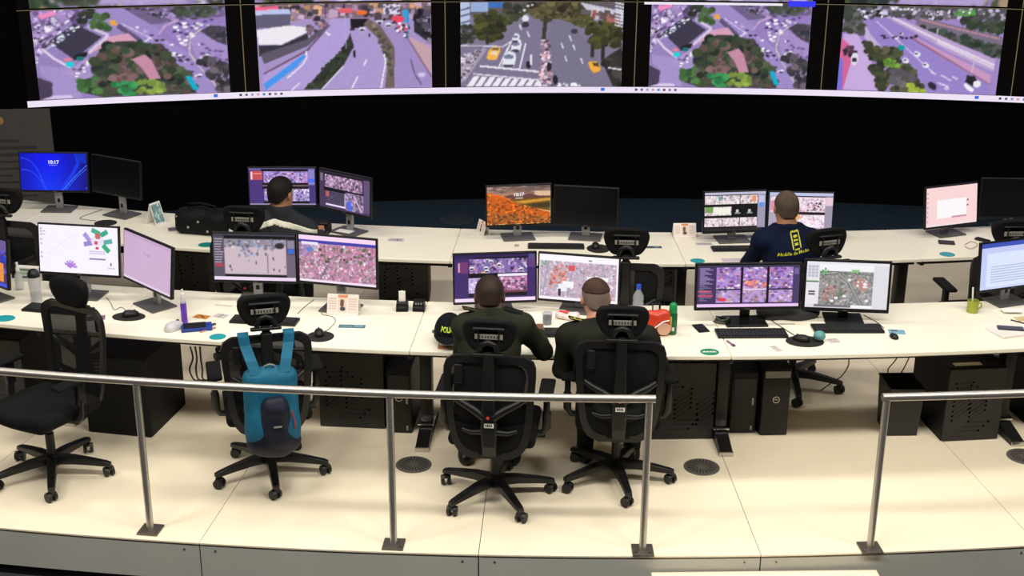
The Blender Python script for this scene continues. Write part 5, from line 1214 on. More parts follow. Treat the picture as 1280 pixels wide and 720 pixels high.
def epaulette(P, Cf, L, s, m, g=None):
    sh = L['sh'+s]; nk = L['neck']; c = sh*0.72+nk*0.28
    p = np.array([c[0], c[1], c[2]+0.25]); t = march(Cf, p, (0, 0, -1)); z = p[2]-t
    d = sh-nk; yaw = math.atan2(d[1], d[0]); slope = math.atan2(-abs(sh[2]-nk[2])*0.8, np.linalg.norm(d[:2]))*(1 if d[0] > 0 else -1)
    M = Matrix.Translation((c[0], c[1], z+0.006)) @ Matrix.Rotation(yaw, 4, 'Z') @ Matrix.Rotation(-slope if d[0] > 0 else -slope, 4, 'Y')
    a = MB(); a.rbox((0, 0, 0), (0.11, 0.046, 0.008), 0.003, M); e = a.build('epaulette', m, P)
    for yy in (-0.019, 0.019):
        a = MB(); a.box((0, yy, 0.005), (0.106, 0.005, 0.0025), M); a.build('braid', g or GOLD, e)
    for xx in (-0.02, 0.02):
        a = MB(); a.cyl((xx, 0, 0.004), (xx, 0, 0.007), 0.007, n=8, M=M); a.build('rank_pip', g or GOLD, e)
    return e

P1, C1, L1, b1, hp1, HR1 = person('seated officer in dark olive uniform with short dark hair, on the left', {'pel': (-0.13, 6.83, 0.58), 'chest': (-0.125, 6.95, 0.86), 'neck': (-0.125, 7.02, 1.05), 'head': (-0.127, 7.075, 1.148),
    'shL': (-0.265, 6.985, 0.995), 'shR': (0.060, 6.985, 1.0), 'elL': (-0.285, 7.08, 0.76), 'elR': (0.186, 7.12, 0.79), 'wrL': (-0.20, 7.31, 0.785), 'wrR': (0.165, 7.40, 0.785)},
    SK1, OLIVE, OLIVED, [('hair', HR_BROWN, 0.008, hairline)], 'uniform_jacket', head_pitch=0.35, collar=0.85)
DULL = mat('dull braid', (96, 84, 56), 0.6)
epaulette(P1, C1, L1, 'L', OLIVED, DULL); epaulette(P1, C1, L1, 'R', M_BLACK, mat('black braid', (30, 30, 32), 0.5))
P2, C2, L2, b2, hp2, HR2 = person('broad seated officer in dark uniform with grey faded haircut, on the right', {'pel': (0.62, 6.87, 0.58), 'chest': (0.56, 6.97, 0.82), 'neck': (0.505, 7.07, 0.995), 'head': (0.478, 7.14, 1.115),
    'shL': (0.325, 7.03, 0.92), 'shR': (0.765, 6.98, 0.935), 'elL': (0.292, 7.09, 0.69), 'elR': (0.855, 7.08, 0.73), 'wrL': (0.355, 7.36, 0.785), 'wrR': (0.70, 7.39, 0.785)},
    SK2, OLIVE2, OLIVED, [('hair_fade', HR_FADE, 0.004, hairline), ('hair_top', HR_TOP, 0.009, toponly)], 'uniform_jacket', head_yaw=0.12, head_pitch=0.22, girth=1.18, facing=0.05)
epaulette(P2, C2, L2, 'L', OLIVED); epaulette(P2, C2, L2, 'R', OLIVED, DULL)
P3, C3, L3, b3, hp3, HR3 = person('seated man in navy shirt with yellow crest on his back', {'pel': (1.93, 8.47, 0.58), 'chest': (1.875, 8.53, 0.90), 'neck': (1.848, 8.56, 1.105), 'head': (1.842, 8.60, 1.230),
    'shL': (1.695, 8.555, 1.015), 'shR': (2.03, 8.56, 1.015), 'elL': (1.63, 8.68, 0.80), 'elR': (2.07, 8.70, 0.80), 'wrL': (1.72, 8.98, 0.79), 'wrR': (1.98, 9.0, 0.79)},
    SK3, NAVY, DKTR, [('hair', HR_GREY, 0.006, hairline)], 'polo_shirt', head_pitch=0.1, facing=0.10, H=0.0095)
P4, C4, L4, b4, hp4, HR4 = person('seated man in charcoal jacket with reflective band across the back', {'pel': (-1.70, 8.84, 0.58), 'chest': (-1.655, 8.88, 0.86), 'neck': (-1.625, 8.90, 1.08), 'head': (-1.612, 8.925, 1.215),
    'shL': (-1.80, 8.89, 0.985), 'shR': (-1.445, 8.92, 0.955), 'elL': (-1.85, 9.02, 0.78), 'elR': (-1.37, 9.06, 0.76), 'wrL': (-1.72, 9.27, 0.79), 'wrR': (-1.42, 9.34, 0.79)},
    SK3, GREYJ, DKTR, [('hair', HR_BLACK, 0.009, hairline)], 'jacket', head_yaw=-0.45, head_pitch=0.1, facing=-0.05, collar=0.7)
band(P4, C4, 'reflective_band', mat('reflective tape', (206, 206, 188), 0.35, var=0.06), lambda X, Y, Z: np.maximum(np.abs(Z-1.040+0.36*np.abs(X-0.05)+0*Y)-0.022, (Y-0.06)+0*X+0*Z))
# crest and words on the navy back
def onback(Cf, off=0.004):
    def w_(p):
        t = march(Cf, (p.x, -0.28, p.z), (0, 1, 0)); return Vector((p.x, -0.28+t-off, p.z))
    return w_
YEL = mat('yellow print', (196, 196, 40), 0.6, var=0.05)
tl = R_(-7)
_v = _fwd+CRIGHT*((996-640)/FPX)-CUP*((302-360)/FPX); _v = Vector((0, 0, CAMZ))+_v*(8.42/_v.y)
cx, cz = _v.x-b3[0], _v.z
crest = MB()
MM = T((cx, 0, cz), 0, 0, R_(-10))
def cr_box(x, z, w_, h_): 
    n_ = 4; vs = []; fs = []
    for j in range(n_+1):
        for i in range(n_+1): vs.append(onback(C3)(MM @ Vector((x-w_/2+w_*i/n_, 0, z-h_/2+h_*j/n_))))
    for j in range(n_):
        for i in range(n_): a = j*(n_+1)+i; fs.append((a, a+1, a+n_+2, a+n_+1))
    crest.add(vs, fs)
for bx_ in ((-0.026, 0.0, 0.008, 0.105), (0.026, 0.0, 0.008, 0.105), (0, 0.055, 0.05, 0.012), (0, 0.025, 0.026, 0.016), (0, 0.0, 0.030, 0.012), (0, -0.024, 0.026, 0.016), (0, -0.056, 0.034, 0.010)): cr_box(*bx_)
crest.build('crest', YEL, P3)
text_obj('back_words', 'Alcaldía de Medellín', 0.030, YEL, P3, T((cx+0.0, 0, cz-0.078), 0, PI/2) @ Matrix.Rotation(R_(9), 4, 'Z'), 0.0, warp=onback(C3, 0.005), bold=0.0006)
# ------------------------------------------------------------------ backpack on the chair
def at_y(x, y, Y):
    v = _fwd + CRIGHT*((x-640)/FPX) - CUP*((y-360)/FPX); return Vector((0, 0, CAMZ))+v*(Y/v.y)
cb_ = ch(338, 576); crz = R_(15)
bp = thing('backpack', 'teal and navy backpack hanging by its straps on an office chair', 'backpack', Vector((cb_.x, cb_.y, 0.36)), crz)
BLUE = mat('teal blue nylon', (22, 98, 128), 0.65, var=0.12, scale=14, bump=0.25, bscale=30, spec=0.3); NAVN = mat('dark navy nylon', (24, 28, 44), 0.6, var=0.12, scale=14, bump=0.25, bscale=30, spec=0.3)
BY = -0.395
F_ = Field((-0.22, -0.56, -0.05), (0.24, -0.28, 0.56), 0.009)
F_.rbox((0, BY, 0.25), (0.150, 0.062, 0.245), 0.06, k=0).ell((0, BY-0.03, 0.14), (0.145, 0.075, 0.15), k=0.04).ell((0, BY-0.01, 0.40), (0.125, 0.06, 0.10), k=0.03)
full = F_.val.copy()
F_.build('main_bag', BLUE, bp)
F2 = Field((-0.22, -0.58, -0.06), (0.24, -0.28, 0.56), 0.009)
F2.rbox((0.012, BY-0.058, 0.185), (0.080, 0.055, 0.135), 0.045, rot3(0, -0.08), k=0).ell((0.0, BY-0.02, 0.055), (0.150, 0.085, 0.10), k=0.05).rbox((0.012, BY-0.075, 0.30), (0.055, 0.035, 0.05), 0.03, k=0.04)
X, Y, Z = F2.grid((slice(None),)*3); F2.val += (0.005*np.sin(26*X+14*Z)*np.sin(30*Z+7*X)).astype(np.float32)
F2.build('front_pocket', NAVN, bp)
for s in (-1, 1):
    pts = []
    for u, (x, y, z) in enumerate(((s*0.075, BY-0.045, 0.475), (s*0.095, BY-0.01, 0.54), (s*0.118, by(0.12, 0.95)-0.030, 0.60), (s*0.125, by(0.12, 0.99)-0.022, 0.648), (s*0.125, by(0.12, 1.0)+0.005, 0.662), (s*0.125, by(0.12, 0.97)+0.035, 0.62), (s*0.13, by(0.12, 0.9)+0.035, 0.54))):
        pts.append(Vector((x, y, z)))
    v = []; f = []; hw = 0.030
    for i, p in enumerate(pts):
        t = (pts[min(i+1, 6)]-pts[max(i-1, 0)]).normalized(); sd = Vector((1, 0, 0)); n_ = t.cross(sd).normalized()*0.006
        v += [p-sd*hw-n_, p+sd*hw-n_, p+sd*hw+n_, p-sd*hw+n_]
    for i in range(6):
        for q in range(4): f.append((i*4+q, i*4+(q+1) % 4, i*4+4+(q+1) % 4, i*4+4+q))
    f += [(3, 2, 1, 0), (24, 25, 26, 27)]
    m = MB(); m.add(v, f); m.build('shoulder_strap', BLUE, bp)
m = MB(); m.tube([(-0.035, BY-0.02, 0.485), (-0.025, BY-0.025, 0.515), (0, BY-0.03, 0.525), (0.025, BY-0.025, 0.515), (0.035, BY-0.02, 0.485)], 0.006, 8); m.build('carry_loop', mat('grey webbing', (120, 126, 130), 0.6), bp, 60)
m = MB(); m.tube([(0.105, BY-0.085, 0.26), (0.115, BY-0.09, 0.20), (0.118, BY-0.085, 0.15)], 0.004, 6); m.build('zip_pull', mat('red cord', (170, 50, 60), 0.6), bp, 60)
m = MB(); m.rbox((0.02, BY-0.122, 0.185), (0.045, 0.012, 0.007), 0.002); m.build('stitched_tag', M_SILVER, bp)

# ------------------------------------------------------------------ things on the desks
def yawp(p): return theta(p)
def keyboard(label, px, py, w_=0.44, d_=0.13, rz=None, group='keyboards on the desks'):
    p = at(px, py); k = thing('keyboard', label, 'keyboard', p, yawp(p) if rz is None else R_(rz), group)
    m = MB(); m.rbox((0, 0, 0.008), (w_, d_, 0.016), 0.004); b_ = m.build('case', M_BLACK, k)
    m = MB(); n = 20 if w_ > 0.4 else 15
    for r in range(6):
        y = -d_/2+0.014+r*(d_-0.022)/6
        for c in range(n):
            if r == 0 and 4 < c < 9: continue
            x = -w_/2+0.018+c*(w_-0.03)/n+(w_-0.03)/n*0.5-0.004
            m.box((x, y+0.004, 0.0175), ((w_-0.03)/n*0.82, (d_-0.022)/6*0.8, 0.006))
        if r == 0: m.box((-w_/2+0.018+6.5*(w_-0.03)/n+0.006, y+0.004, 0.0175), ((w_-0.03)/n*3.8, (d_-0.022)/6*0.8, 0.006))
    ks = m.build('keys', mat('key caps', (34, 34, 36), 0.5), k); ks['kind'] = 'stuff'
    return k
keyboard('black keyboard behind the turned chair, before the petal graphic screen', 73, 388, 0.44, 0.13)
keyboard('black keyboard behind the backpack chair headrest', 331, 402, 0.42, 0.12)
keyboard('black keyboard between the two officers', 705, 417, 0.42, 0.13, 1)
keyboard('black keyboard below the wide six view monitor', 939, 418, 0.43, 0.135, 2)
keyboard('black keyboard below the grey aerial map monitor', 1059, 412, 0.43, 0.13, 1)
keyboard('black keyboard below the orange landscape and dark screens', 695, 309, 0.41, 0.10, -1)
keyboard('black keyboard left of the navy shirted man', 922, 312, 0.38, 0.10, 3)
def mouse_pad(label, px, py, rx=0.115, ry=0.095, rz=0.0, mouse=True, mlabel=None, mo=(0.0, 0.02), moff=0.0):
    p = at(px, py); k = tag(MB().lathe([(1.0, 0.0), (1.0, 0.003), (0.98, 0.004), (0.01, 0.004)], 36, None, rx, ry).build('mouse_pad', mat('pad cloth', (24, 22, 21), 0.85, bump=0.1), None, 30), label, 'mouse pad', 'round mouse pads'); k.location = p; k.rotation_euler = (0, 0, R_(rz))
    if mouse: mouse_at(mlabel, p+Vector((mo[0], mo[1], 0.004)), R_(rz+moff))
    return k
def mouse_at(label, p, rz, col=None, s=1.0):
    t = thing('mouse', label, 'mouse', p, rz, 'computer mice on the desks')
    F_ = Field((-0.05*s, -0.07*s, -0.01), (0.05*s, 0.07*s, 0.05*s), 0.004*s); F_.ell((0, 0, 0.006*s), (0.030*s, 0.054*s, 0.030*s), k=0).ell((0, -0.018*s, 0.01*s), (0.029*s, 0.034*s, 0.028*s), k=0.01).cut((0, 0, 1), 0.0006)
    F_.build('shell', col or M_BLACK, t)
    m = MB(); m.cyl((-0.004*s, 0.026*s, 0.0315*s), (0.004*s, 0.026*s, 0.0315*s), 0.007*s, n=10); m.build('wheel', M_GREYBASE, t, 40)
    return t
mouse_pad('oval black mouse pad left of the purple sanitizer bottle', 161, 396, 0.105, 0.075, -8, True, 'black mouse on the pad left of the purple sanitizer bottle', (0.01, 0.01), -60)
mouse_pad('round black mouse pad right of the backpack chair', 400, 421, 0.085, 0.085, 0, True, 'black mouse on the pad right of the backpack chair', (-0.01, 0.03), 10)
mouse_pad('round black mouse pad before the teal ball, front row right', 1006, 427, 0.115, 0.09, 0, True, 'black mouse on the round pad beside the teal ball', (-0.02, 0.01), 60)
mouse_pad('round black mouse pad on the back row beside the empty chair', 748, 311, 0.085, 0.10, 0, True, 'black mouse on the back row pad beside the empty chair', (-0.02, 0.03), 0)
mouse_pad('dark mouse pad on the back row above the petal graphic screen', 132, 279, 0.085, 0.08, 0, False)
mouse_pad('dark mouse pad on the back desk near the right edge chair', 1262, 296, 0.085, 0.08, 0, False)
mouse_at('light grey mouse shaped device left of the blue tray', at(218, 411), R_(-28), mat('light grey plastic', (196, 196, 200), 0.45), 1.35)
mouse_at('small black mouse right of the aerial map keyboard', at(1117, 422), R_(10), None, 0.72)
t = thing('ball', 'teal ball resting on the round mouse pad', 'ball', at(1021, 425)+Vector((0.01, -0.015, 0.004)), 0)
F_ = Field((-0.05, -0.05, -0.01), (0.05, 0.05, 0.09), 0.004); F_.ell((0, 0, 0.030), (0.036, 0.036, 0.031), k=0).cut((0, 0, 1), 0.0006); F_.build('body', mat('teal rubber', (92, 150, 152), 0.5), t)
m = MB(); m.tube([(0.0365*math.cos(a*PI/10), 0.0365*math.sin(a*PI/10), 0.03) for a in range(20)], 0.0012, 5, closed=True); m.build('seam', mat('dark teal seam', (60, 110, 114), 0.5), t)

def flat(name, label, cat, px, py, w_, d_, rz, m, h=0.0015, group=None, z=0.74, lines=None, lm=None, r=0.0005):
    p = at(px, py, z); rr = theta(p)+R_(rz)
    mb = MB(); mb.rbox((0, 0, h/2), (w_, d_, h), r)
    o = tag(mb.build(name, m), label, cat, group); o.location = p; o.rotation_euler = (0, 0, rr)
    if lines:
        l_ = MB()
        for (x, y, a, b_) in lines: l_.add([(x*w_-a*w_/2, y*d_-b_*d_/2, h+0.0004), (x*w_+a*w_/2, y*d_-b_*d_/2, h+0.0004), (x*w_+a*w_/2, y*d_+b_*d_/2, h+0.0004), (x*w_-a*w_/2, y*d_+b_*d_/2, h+0.0004)], [(0, 1, 2, 3)])
        pr = l_.build('print', lm or mat('grey print', (150, 146, 144), 0.7), o); pr['kind'] = 'stuff'
    return o
def sticker(label, px, py, rx, ry, m, rz=0.0, band=True):
    p = at(px, py); o = tag(MB().lathe([(1.0, 0.0), (1.0, 0.001), (0.01, 0.0011)], 30, None, rx, ry).build('round_sticker', m, None, 30), label, 'sticker', 'oval stickers on the desks'); o.location = p; o.rotation_euler = (0, 0, theta(p)+R_(rz))
    if band:
        l_ = MB()
        for i in range(9): l_.add([(-rx*0.75+i*rx*0.165, -ry*0.16, 0.0016), (-rx*0.75+i*rx*0.165+rx*0.13, -ry*0.16, 0.0016), (-rx*0.75+i*rx*0.165+rx*0.13, ry*(0.10+0.12*(i % 2)), 0.0016), (-rx*0.75+i*rx*0.165, ry*(0.10+0.12*(i % 2)), 0.0016)], [(0, 1, 2, 3)])
        pr = l_.build('print', M_WHITE, o); pr['kind'] = 'stuff'
    return o
sticker('green oval sticker at the front edge of the desk', 887, 440, 0.056, 0.052, M_GREEN)
sticker('teal oval sticker at the left edge of the front desk', 6, 398, 0.065, 0.055, M_TEAL, band=False)
sticker('teal oval sticker beside the blue tray, half under paper', 272, 421, 0.050, 0.050, M_TEAL, band=False)
sticker('teal oval sticker on the back desk beside the black bag', 258, 306, 0.060, 0.055, mat('deep teal sticker', (10, 124, 122), 0.5), band=False)
sticker('teal oval sticker on the back desk above the six view monitor', 872, 326, 0.052, 0.050, M_TEAL, band=False)
sticker('teal oval sticker on the back desk below the pale pink screen', 1184, 318, 0.055, 0.055, M_TEAL, band=False)
LN = [(0, 0.3, 0.8, 0.12), (0, 0.08, 0.8, 0.10), (0, -0.14, 0.8, 0.10), (0, -0.34, 0.8, 0.10)]
flat('label_strip', 'small grey printed label at the desk edge before the round mouse pad', 'label', 970, 436, 0.045, 0.10, 20, mat('label paper', (222, 214, 206), 0.7), 0.001, 'printed labels', lines=LN)
flat('label_strip', 'small grey printed label below the aerial map keyboard', 'label', 1042, 426, 0.075, 0.075, 10, mat('label paper', (222, 214, 206), 0.7), 0.001, 'printed labels', lines=LN)
flat('label_strip', 'grey printed label sheet right of the orange card', 'label', 276, 395, 0.10, 0.075, -14, mat('label paper 2', (226, 222, 218), 0.7), 0.001, 'printed labels', lines=LN+[(0, 0, 0.06, 0.9)])
flat('label_strip', 'thin grey label behind the orange card near the back edge', 'label', 280, 382, 0.12, 0.02, -4, mat('label paper 3', (196, 186, 176), 0.7), 0.001, 'printed labels')
flat('label_strip', 'faint lilac printed label on the back desk right of dark angled screen', 'label', 495, 300, 0.12, 0.07, 0, mat('label paper 4', (206, 200, 206), 0.7), 0.001, 'printed labels', lines=LN+[(0.1, 0, 0.06, 0.9)])
flat('label_strip', 'faint lilac printed label left of the back row calendar, below bright tiles screen', 'label', 880, 305, 0.13, 0.06, 0, mat('label paper 4', (206, 200, 206), 0.7), 0.001, 'printed labels', lines=LN)
flat('label_strip', 'small grey label below the orange landscape screen', 'label', 646, 307, 0.035, 0.06, 0, mat('label paper 5', (186, 182, 172), 0.7), 0.001, 'printed labels', lines=LN)
flat('label_strip', 'thin grey label left of the aerial map monitor stand', 'label', 984, 405, 0.10, 0.018, 2, mat('label paper 3', (196, 186, 176), 0.7), 0.001, 'printed labels')
flat('card', 'orange printed card on the desk beside the sanitizer bottle', 'card', 252, 396, 0.10, 0.062, -12, mat('orange card', (198, 132, 58), 0.6), 0.001, lines=[(-0.1, 0.2, 0.25, 0.2), (0.15, -0.1, 0.2, 0.25), (-0.25, -0.2, 0.2, 0.15)], lm=mat('dark card print', (96, 58, 30), 0.6))
flat('card', 'teal and grey card right of the tent calendar', 'card', 440, 408, 0.165, 0.055, 3, mat('teal card', (66, 112, 128), 0.6), 0.001, lines=[(0.25, 0.1, 0.35, 0.5), (-0.2, -0.1, 0.4, 0.2)], lm=mat('pale card print', (120, 160, 166), 0.6))
flat('card', 'pale blue card under the small black mouse', 'card', 1121, 415, 0.10, 0.075, -12, mat('blue card', (116, 164, 184), 0.6), 0.001, lines=[(-0.15, 0.25, 0.4, 0.25)], lm=mat('dark card print 2', (60, 80, 100), 0.6))
flat('card', 'dark teal card on the back desk behind the empty chair', 'card', 816, 309, 0.13, 0.05, 0, mat('slate card', (58, 78, 90), 0.6), 0.001, lines=[(0.2, 0, 0.3, 0.4)], lm=mat('pale card print', (120, 160, 166), 0.6))
flat('paper_sheet', 'white paper sheet before the backpack chair', 'paper', 303, 417, 0.21, 0.135, -14, M_PAPER, 0.001, 'paper sheets on the desks')
flat('paper_sheet', 'white paper at the angled dark screen base', 'paper', 431, 289, 0.13, 0.075, -20, M_PAPER, 0.0015, 'paper sheets on the desks', z=0.754)
flat('paper_sheet', 'white paper under the bright monitor edge on the back desk', 'paper', 945, 302, 0.12, 0.06, 8, M_PAPER, 0.001, 'paper sheets on the desks')
flat('paper_sheet', 'lilac tinted paper at front of the back desk beside the navy shirted man', 'paper', 918, 325, 0.18, 0.075, 0, mat('lilac paper', (206, 190, 204), 0.7), 0.001, 'paper sheets on the desks')
flat('paper_sheet', 'white papers right of the pale pink screen', 'paper', 1228, 296, 0.21, 0.12, -18, M_PAPER, 0.002, 'paper sheets on the desks')
flat('paper_sheet', 'white note on the right edge monitor stand', 'paper', 1264, 388, 0.12, 0.07, -8, M_PAPER, 0.0015, 'paper sheets on the desks', z=0.754)
flat('paper_sheet', 'purple and white leaflet right of the turned chair', 'paper', 118, 398, 0.13, 0.08, 25, mat('plum leaflet', (122, 96, 112), 0.6), 0.002, 'paper sheets on the desks')
flat('paper_sheet', 'white envelope corner below the plum leaflet', 'paper', 125, 400, 0.11, 0.05, 30, M_PAPER, 0.0012, 'paper sheets on the desks')
flat('smartphone', 'black smartphone lying left of the six view keyboard', 'phone', 876, 411, 0.072, 0.125, 12, mat('phone glass', (12, 12, 14), 0.2, spec=0.5), 0.008, 'smartphones', r=0.003)
flat('smartphone', 'dark wallet beside the pale pink screen base', 'wallet', 1183, 304, 0.115, 0.075, -20, mat('dark leather', (36, 34, 38), 0.6), 0.012, r=0.003)
flat('remote_control', 'black remote control on the white papers of the back desk', 'remote', 1228, 301, 0.045, 0.11, 30, M_BLACK, 0.016, z=0.742, r=0.004)
nb = flat('notebook', 'white notebook at the right edge with a dark phone on it', 'notebook', 1262, 415, 0.235, 0.175, 12, mat('notebook cover', (232, 226, 220), 0.6), 0.014, r=0.002)
flat('smartphone', 'dark phone lying on the white notebook', 'phone', 1263, 411, 0.155, 0.06, -18, mat('phone dark', (46, 46, 54), 0.35), 0.009, 'smartphones', z=0.7545, r=0.003)
flat('paper_sheet', 'beige folder at the right edge above the notebook', 'folder', 1288, 398, 0.2, 0.07, 4, mat('beige folder', (206, 184, 136), 0.7), 0.004)
flat('pen', 'dark pen beside the beige folder', 'pen', 1273, 403, 0.10, 0.009, -50, mat('pen dark', (60, 52, 50), 0.5), 0.008, r=0.003)
flat('pen', 'pink and dark pencil right of the blue tray', 'pen', 260, 413, 0.012, 0.11, -38, mat('pink pencil', (176, 120, 116), 0.5), 0.008, r=0.003)
o = flat('pen', 'purple pink stick pen before the six view keyboard', 'pen', 913, 430, 0.012, 0.085, 20, mat('mauve pen', (150, 100, 146), 0.5), 0.01, r=0.003)
m = MB(); m.rbox((0, -0.036, 0.006), (0.018, 0.02, 0.011), 0.003); m.build('pen_clip', mat('dark mauve', (92, 62, 96), 0.5), o)
# blue tray
p = at(246, 411); tr = thing('phone_case', 'blue wallet case lying open with black phone on the desk', 'phone case', p, R_(14))
m = MB(); m.rbox((0, 0, 0.011), (0.185, 0.105, 0.022), 0.006); m.build('case', mat('royal blue leather', (24, 56, 140), 0.45), tr)
m = MB(); m.rbox((-0.012, 0.0, 0.0245), (0.135, 0.085, 0.007), 0.003); m.build('phone', M_BLACK, tr)
m = MB(); m.tube([(0.09, 0.02, 0.012), (0.105, 0.03, 0.012), (0.115, 0.035, 0.008)], 0.006, 6); m.build('strap', M_BLACK, tr)
# bottles and cups
def lathe_thing(name, label, cat, px, py, parts, group=None, s=1.0):
    p = at(px, py); t = thing(name, label, cat, p, 0, group)
    for nm, prof, m in parts: MB().lathe([(r*s, z*s) for r, z in prof], 20).build(nm, m, t, 40)
    return t
CLEAR = mat('clear plastic', (214, 218, 222), 0.15, alpha=0.45); FROST = mat('frosted plastic', (206, 206, 206), 0.4, alpha=0.7)
lathe_thing('sanitizer_bottle', 'slim clear bottle of purple sanitizer with white cap', 'bottle', 231, 404, [('liquid', [(0.019, 0.004), (0.020, 0.02), (0.019, 0.12), (0.017, 0.135), (0.001, 0.136)], mat('purple liquid', (112, 66, 190), 0.25)), ('bottle', [(0.0195, 0.1362), (0.0195, 0.15), (0.011, 0.165), (0.011, 0.17)], CLEAR), ('cap', [(0.012, 0.168), (0.012, 0.195), (0.006, 0.2), (0.005, 0.225), (0.001, 0.226)], M_WHITE)], 'bottles on the desks')
lathe_thing('spray_bottle', 'small clear spray bottle beside the dark lidded tumbler', 'bottle', 25, 362, [('bottle', [(0.024, 0), (0.026, 0.02), (0.026, 0.10), (0.012, 0.125), (0.012, 0.13)], CLEAR), ('nozzle', [(0.013, 0.128), (0.013, 0.15), (0.008, 0.16), (0.008, 0.19), (0.001, 0.191)], M_WHITE)], 'bottles on the desks')
lathe_thing('tumbler', 'clear tumbler with round black lid before the white screen', 'cup', 46, 377, [('liquid', [(0.031, 0.004), (0.032, 0.06), (0.001, 0.061)], mat('grey blue liquid', (92, 104, 120), 0.3)), ('cup', [(0.034, 0.0), (0.036, 0.08), (0.040, 0.17), (0.039, 0.175)], FROST), ('lid', [(0.040, 0.172), (0.040, 0.18), (0.034, 0.205), (0.018, 0.22), (0.001, 0.222)], M_BLACK)])
lathe_thing('drink_cup', 'dark glass cup on the desk between the officers', 'cup', 684, 405, [('drink', [(0.024, 0.004), (0.028, 0.052), (0.001, 0.053)], mat('dark drink', (34, 38, 52), 0.3)), ('glass', [(0.026, 0.0), (0.033, 0.075), (0.031, 0.075)], mat('cup glass', (170, 176, 186), 0.15, alpha=0.5))])
lathe_thing('water_bottle', 'clear water bottle with blue cap beside the right officer', 'bottle', 797, 392, [('bottle', [(0.033, 0.0), (0.035, 0.01), (0.035, 0.08), (0.032, 0.09), (0.035, 0.10), (0.033, 0.125), (0.014, 0.16), (0.013, 0.17)], mat('pet plastic', (190, 196, 204), 0.12, alpha=0.5)), ('cap', [(0.016, 0.168), (0.016, 0.195), (0.001, 0.196)], mat('blue cap', (34, 84, 200), 0.4))], 'bottles on the desks')
g_ = lathe_thing('spray_can', 'green aerosol can with green cap beside the red snack bag', 'can', 840, 417, [('can', [(0.026, 0.0), (0.028, 0.006), (0.028, 0.13), (0.022, 0.145), (0.001, 0.146)], mat('green can', (36, 104, 62), 0.3, 0.3, var=0.3, scale=40)), ('cap', [(0.0235, 0.138), (0.025, 0.15), (0.023, 0.19), (0.015, 0.20), (0.001, 0.201)], mat('bright green cap', (24, 136, 72), 0.4))], 'bottles on the desks')
m = MB(); m.cyl((0.0, -0.0285, 0.03), (0.0, -0.0285, 0.05), 0.008, n=8); m.build('white_mark', M_WHITE, g_); m = MB(); m.rbox((-0.014, -0.0245, 0.085), (0.012, 0.006, 0.07), 0.002); m.build('yellow_stripe', mat('yellow mark', (196, 176, 60), 0.5), g_)
t = lathe_thing('green_mug', 'lime green mug with white spoon standing in it', 'mug', 1215, 390, [('body', [(0.030, 0.0), (0.034, 0.004), (0.036, 0.08), (0.034, 0.08), (0.031, 0.008), (0.001, 0.008)], mat('lime plastic', (158, 166, 52), 0.4))])
m = MB(); m.tube([(0.034, 0.0, 0.062), (0.054, 0.0, 0.058), (0.056, 0.0, 0.035), (0.034, 0.0, 0.02)], 0.005, 8); m.build('handle', mat('lime plastic', (158, 166, 52), 0.4), t, 60)
m = MB(); m.cyl((0.0, 0.0, 0.01), (-0.012, 0.005, 0.165), 0.0055, n=8); sp_ = tag(m.build('spoon', M_WHITE), 'white stick standing in the lime green mug', 'spoon'); sp_.location = t.location
t = lathe_thing('white_spray_bottle', 'white tapered spray bottle behind the plaza camera screen', 'bottle', 292, 296, [('body', [(0.040, 0.0), (0.040, 0.02), (0.014, 0.13), (0.012, 0.15)], M_WHITE), ('nozzle', [(0.014, 0.148), (0.014, 0.165), (0.009, 0.17), (0.009, 0.195), (0.001, 0.196)], M_WHITE)], 'bottles on the desks')
m = MB(); m.rbox((-0.016, 0, 0.186), (0.05, 0.016, 0.018), 0.004); m.build('trigger', M_WHITE, t)
# snack bags
def snack(label, p, rz, c, half, m1, m2, tilt=0.0):
    t = thing('snack_bag', label, 'snack bag', p, rz)
    F_ = Field((-0.12, -0.09, -0.01), (0.12, 0.09, 0.18), 0.006); F_.rbox((0, 0, half[2]), half, min(half)*0.9, rot3(0, 0, tilt), k=0).ell((0, -half[1]*0.5, half[2]), (half[0]*0.8, half[1]*0.8, half[2]*0.7), k=0.02)
    X, Y, Z = F_.grid((slice(None),)*3); F_.val += (0.004*np.sin(60*X+20*Z)*np.sin(45*Z+11*Y)).astype(np.float32); F_.cut((0, 0, 1), 0.001)
    F_.build('bag', m1, t); return t
RED = mat('red foil', (206, 62, 40), 0.35, var=0.1, scale=10)
t = snack('red snack bag standing right of the right officer', at(822, 419)+Vector((0, 0.02, 0)), R_(6), None, (0.075, 0.032, 0.078), RED, None)
m = MB(); m.add([(0.030+0.042*math.cos(a*PI/12), -0.050, 0.05+0.040*math.sin(a*PI/12)) for a in range(24)], [tuple(range(24))]); m.build('food_print', mat('beige food print', (206, 160, 130), 0.5), t)
m = MB(); m.tube([(-0.07, -0.048, 0.03), (-0.03, -0.052, 0.06), (0.02, -0.052, 0.098), (0.06, -0.048, 0.105)], 0.004, 6); m.build('white_swoosh', M_WHITE, t, 60)
t = snack('red and white crumpled wrapper beside the officer head', at(709, 398), R_(-20), None, (0.075, 0.035, 0.022), mat('white foil', (222, 206, 204), 0.35, var=0.25, scale=18), None)
m = MB(); m.rbox((-0.02, -0.01, 0.046), (0.06, 0.035, 0.006), 0.002); m.build('red_print', RED, t)
t = thing('small_carton', 'white and black small carton behind the red snack bag', 'carton', at(820, 404)+Vector((0, 0.02, 0)), R_(3))
m = MB(); m.rbox((0, 0, 0.065), (0.05, 0.04, 0.13), 0.003); m.build('box', M_BLACK, t); m = MB(); m.rbox((-0.005, -0.021, 0.095), (0.034, 0.003, 0.05), 0.001); m.build('label', M_PAPER, t)
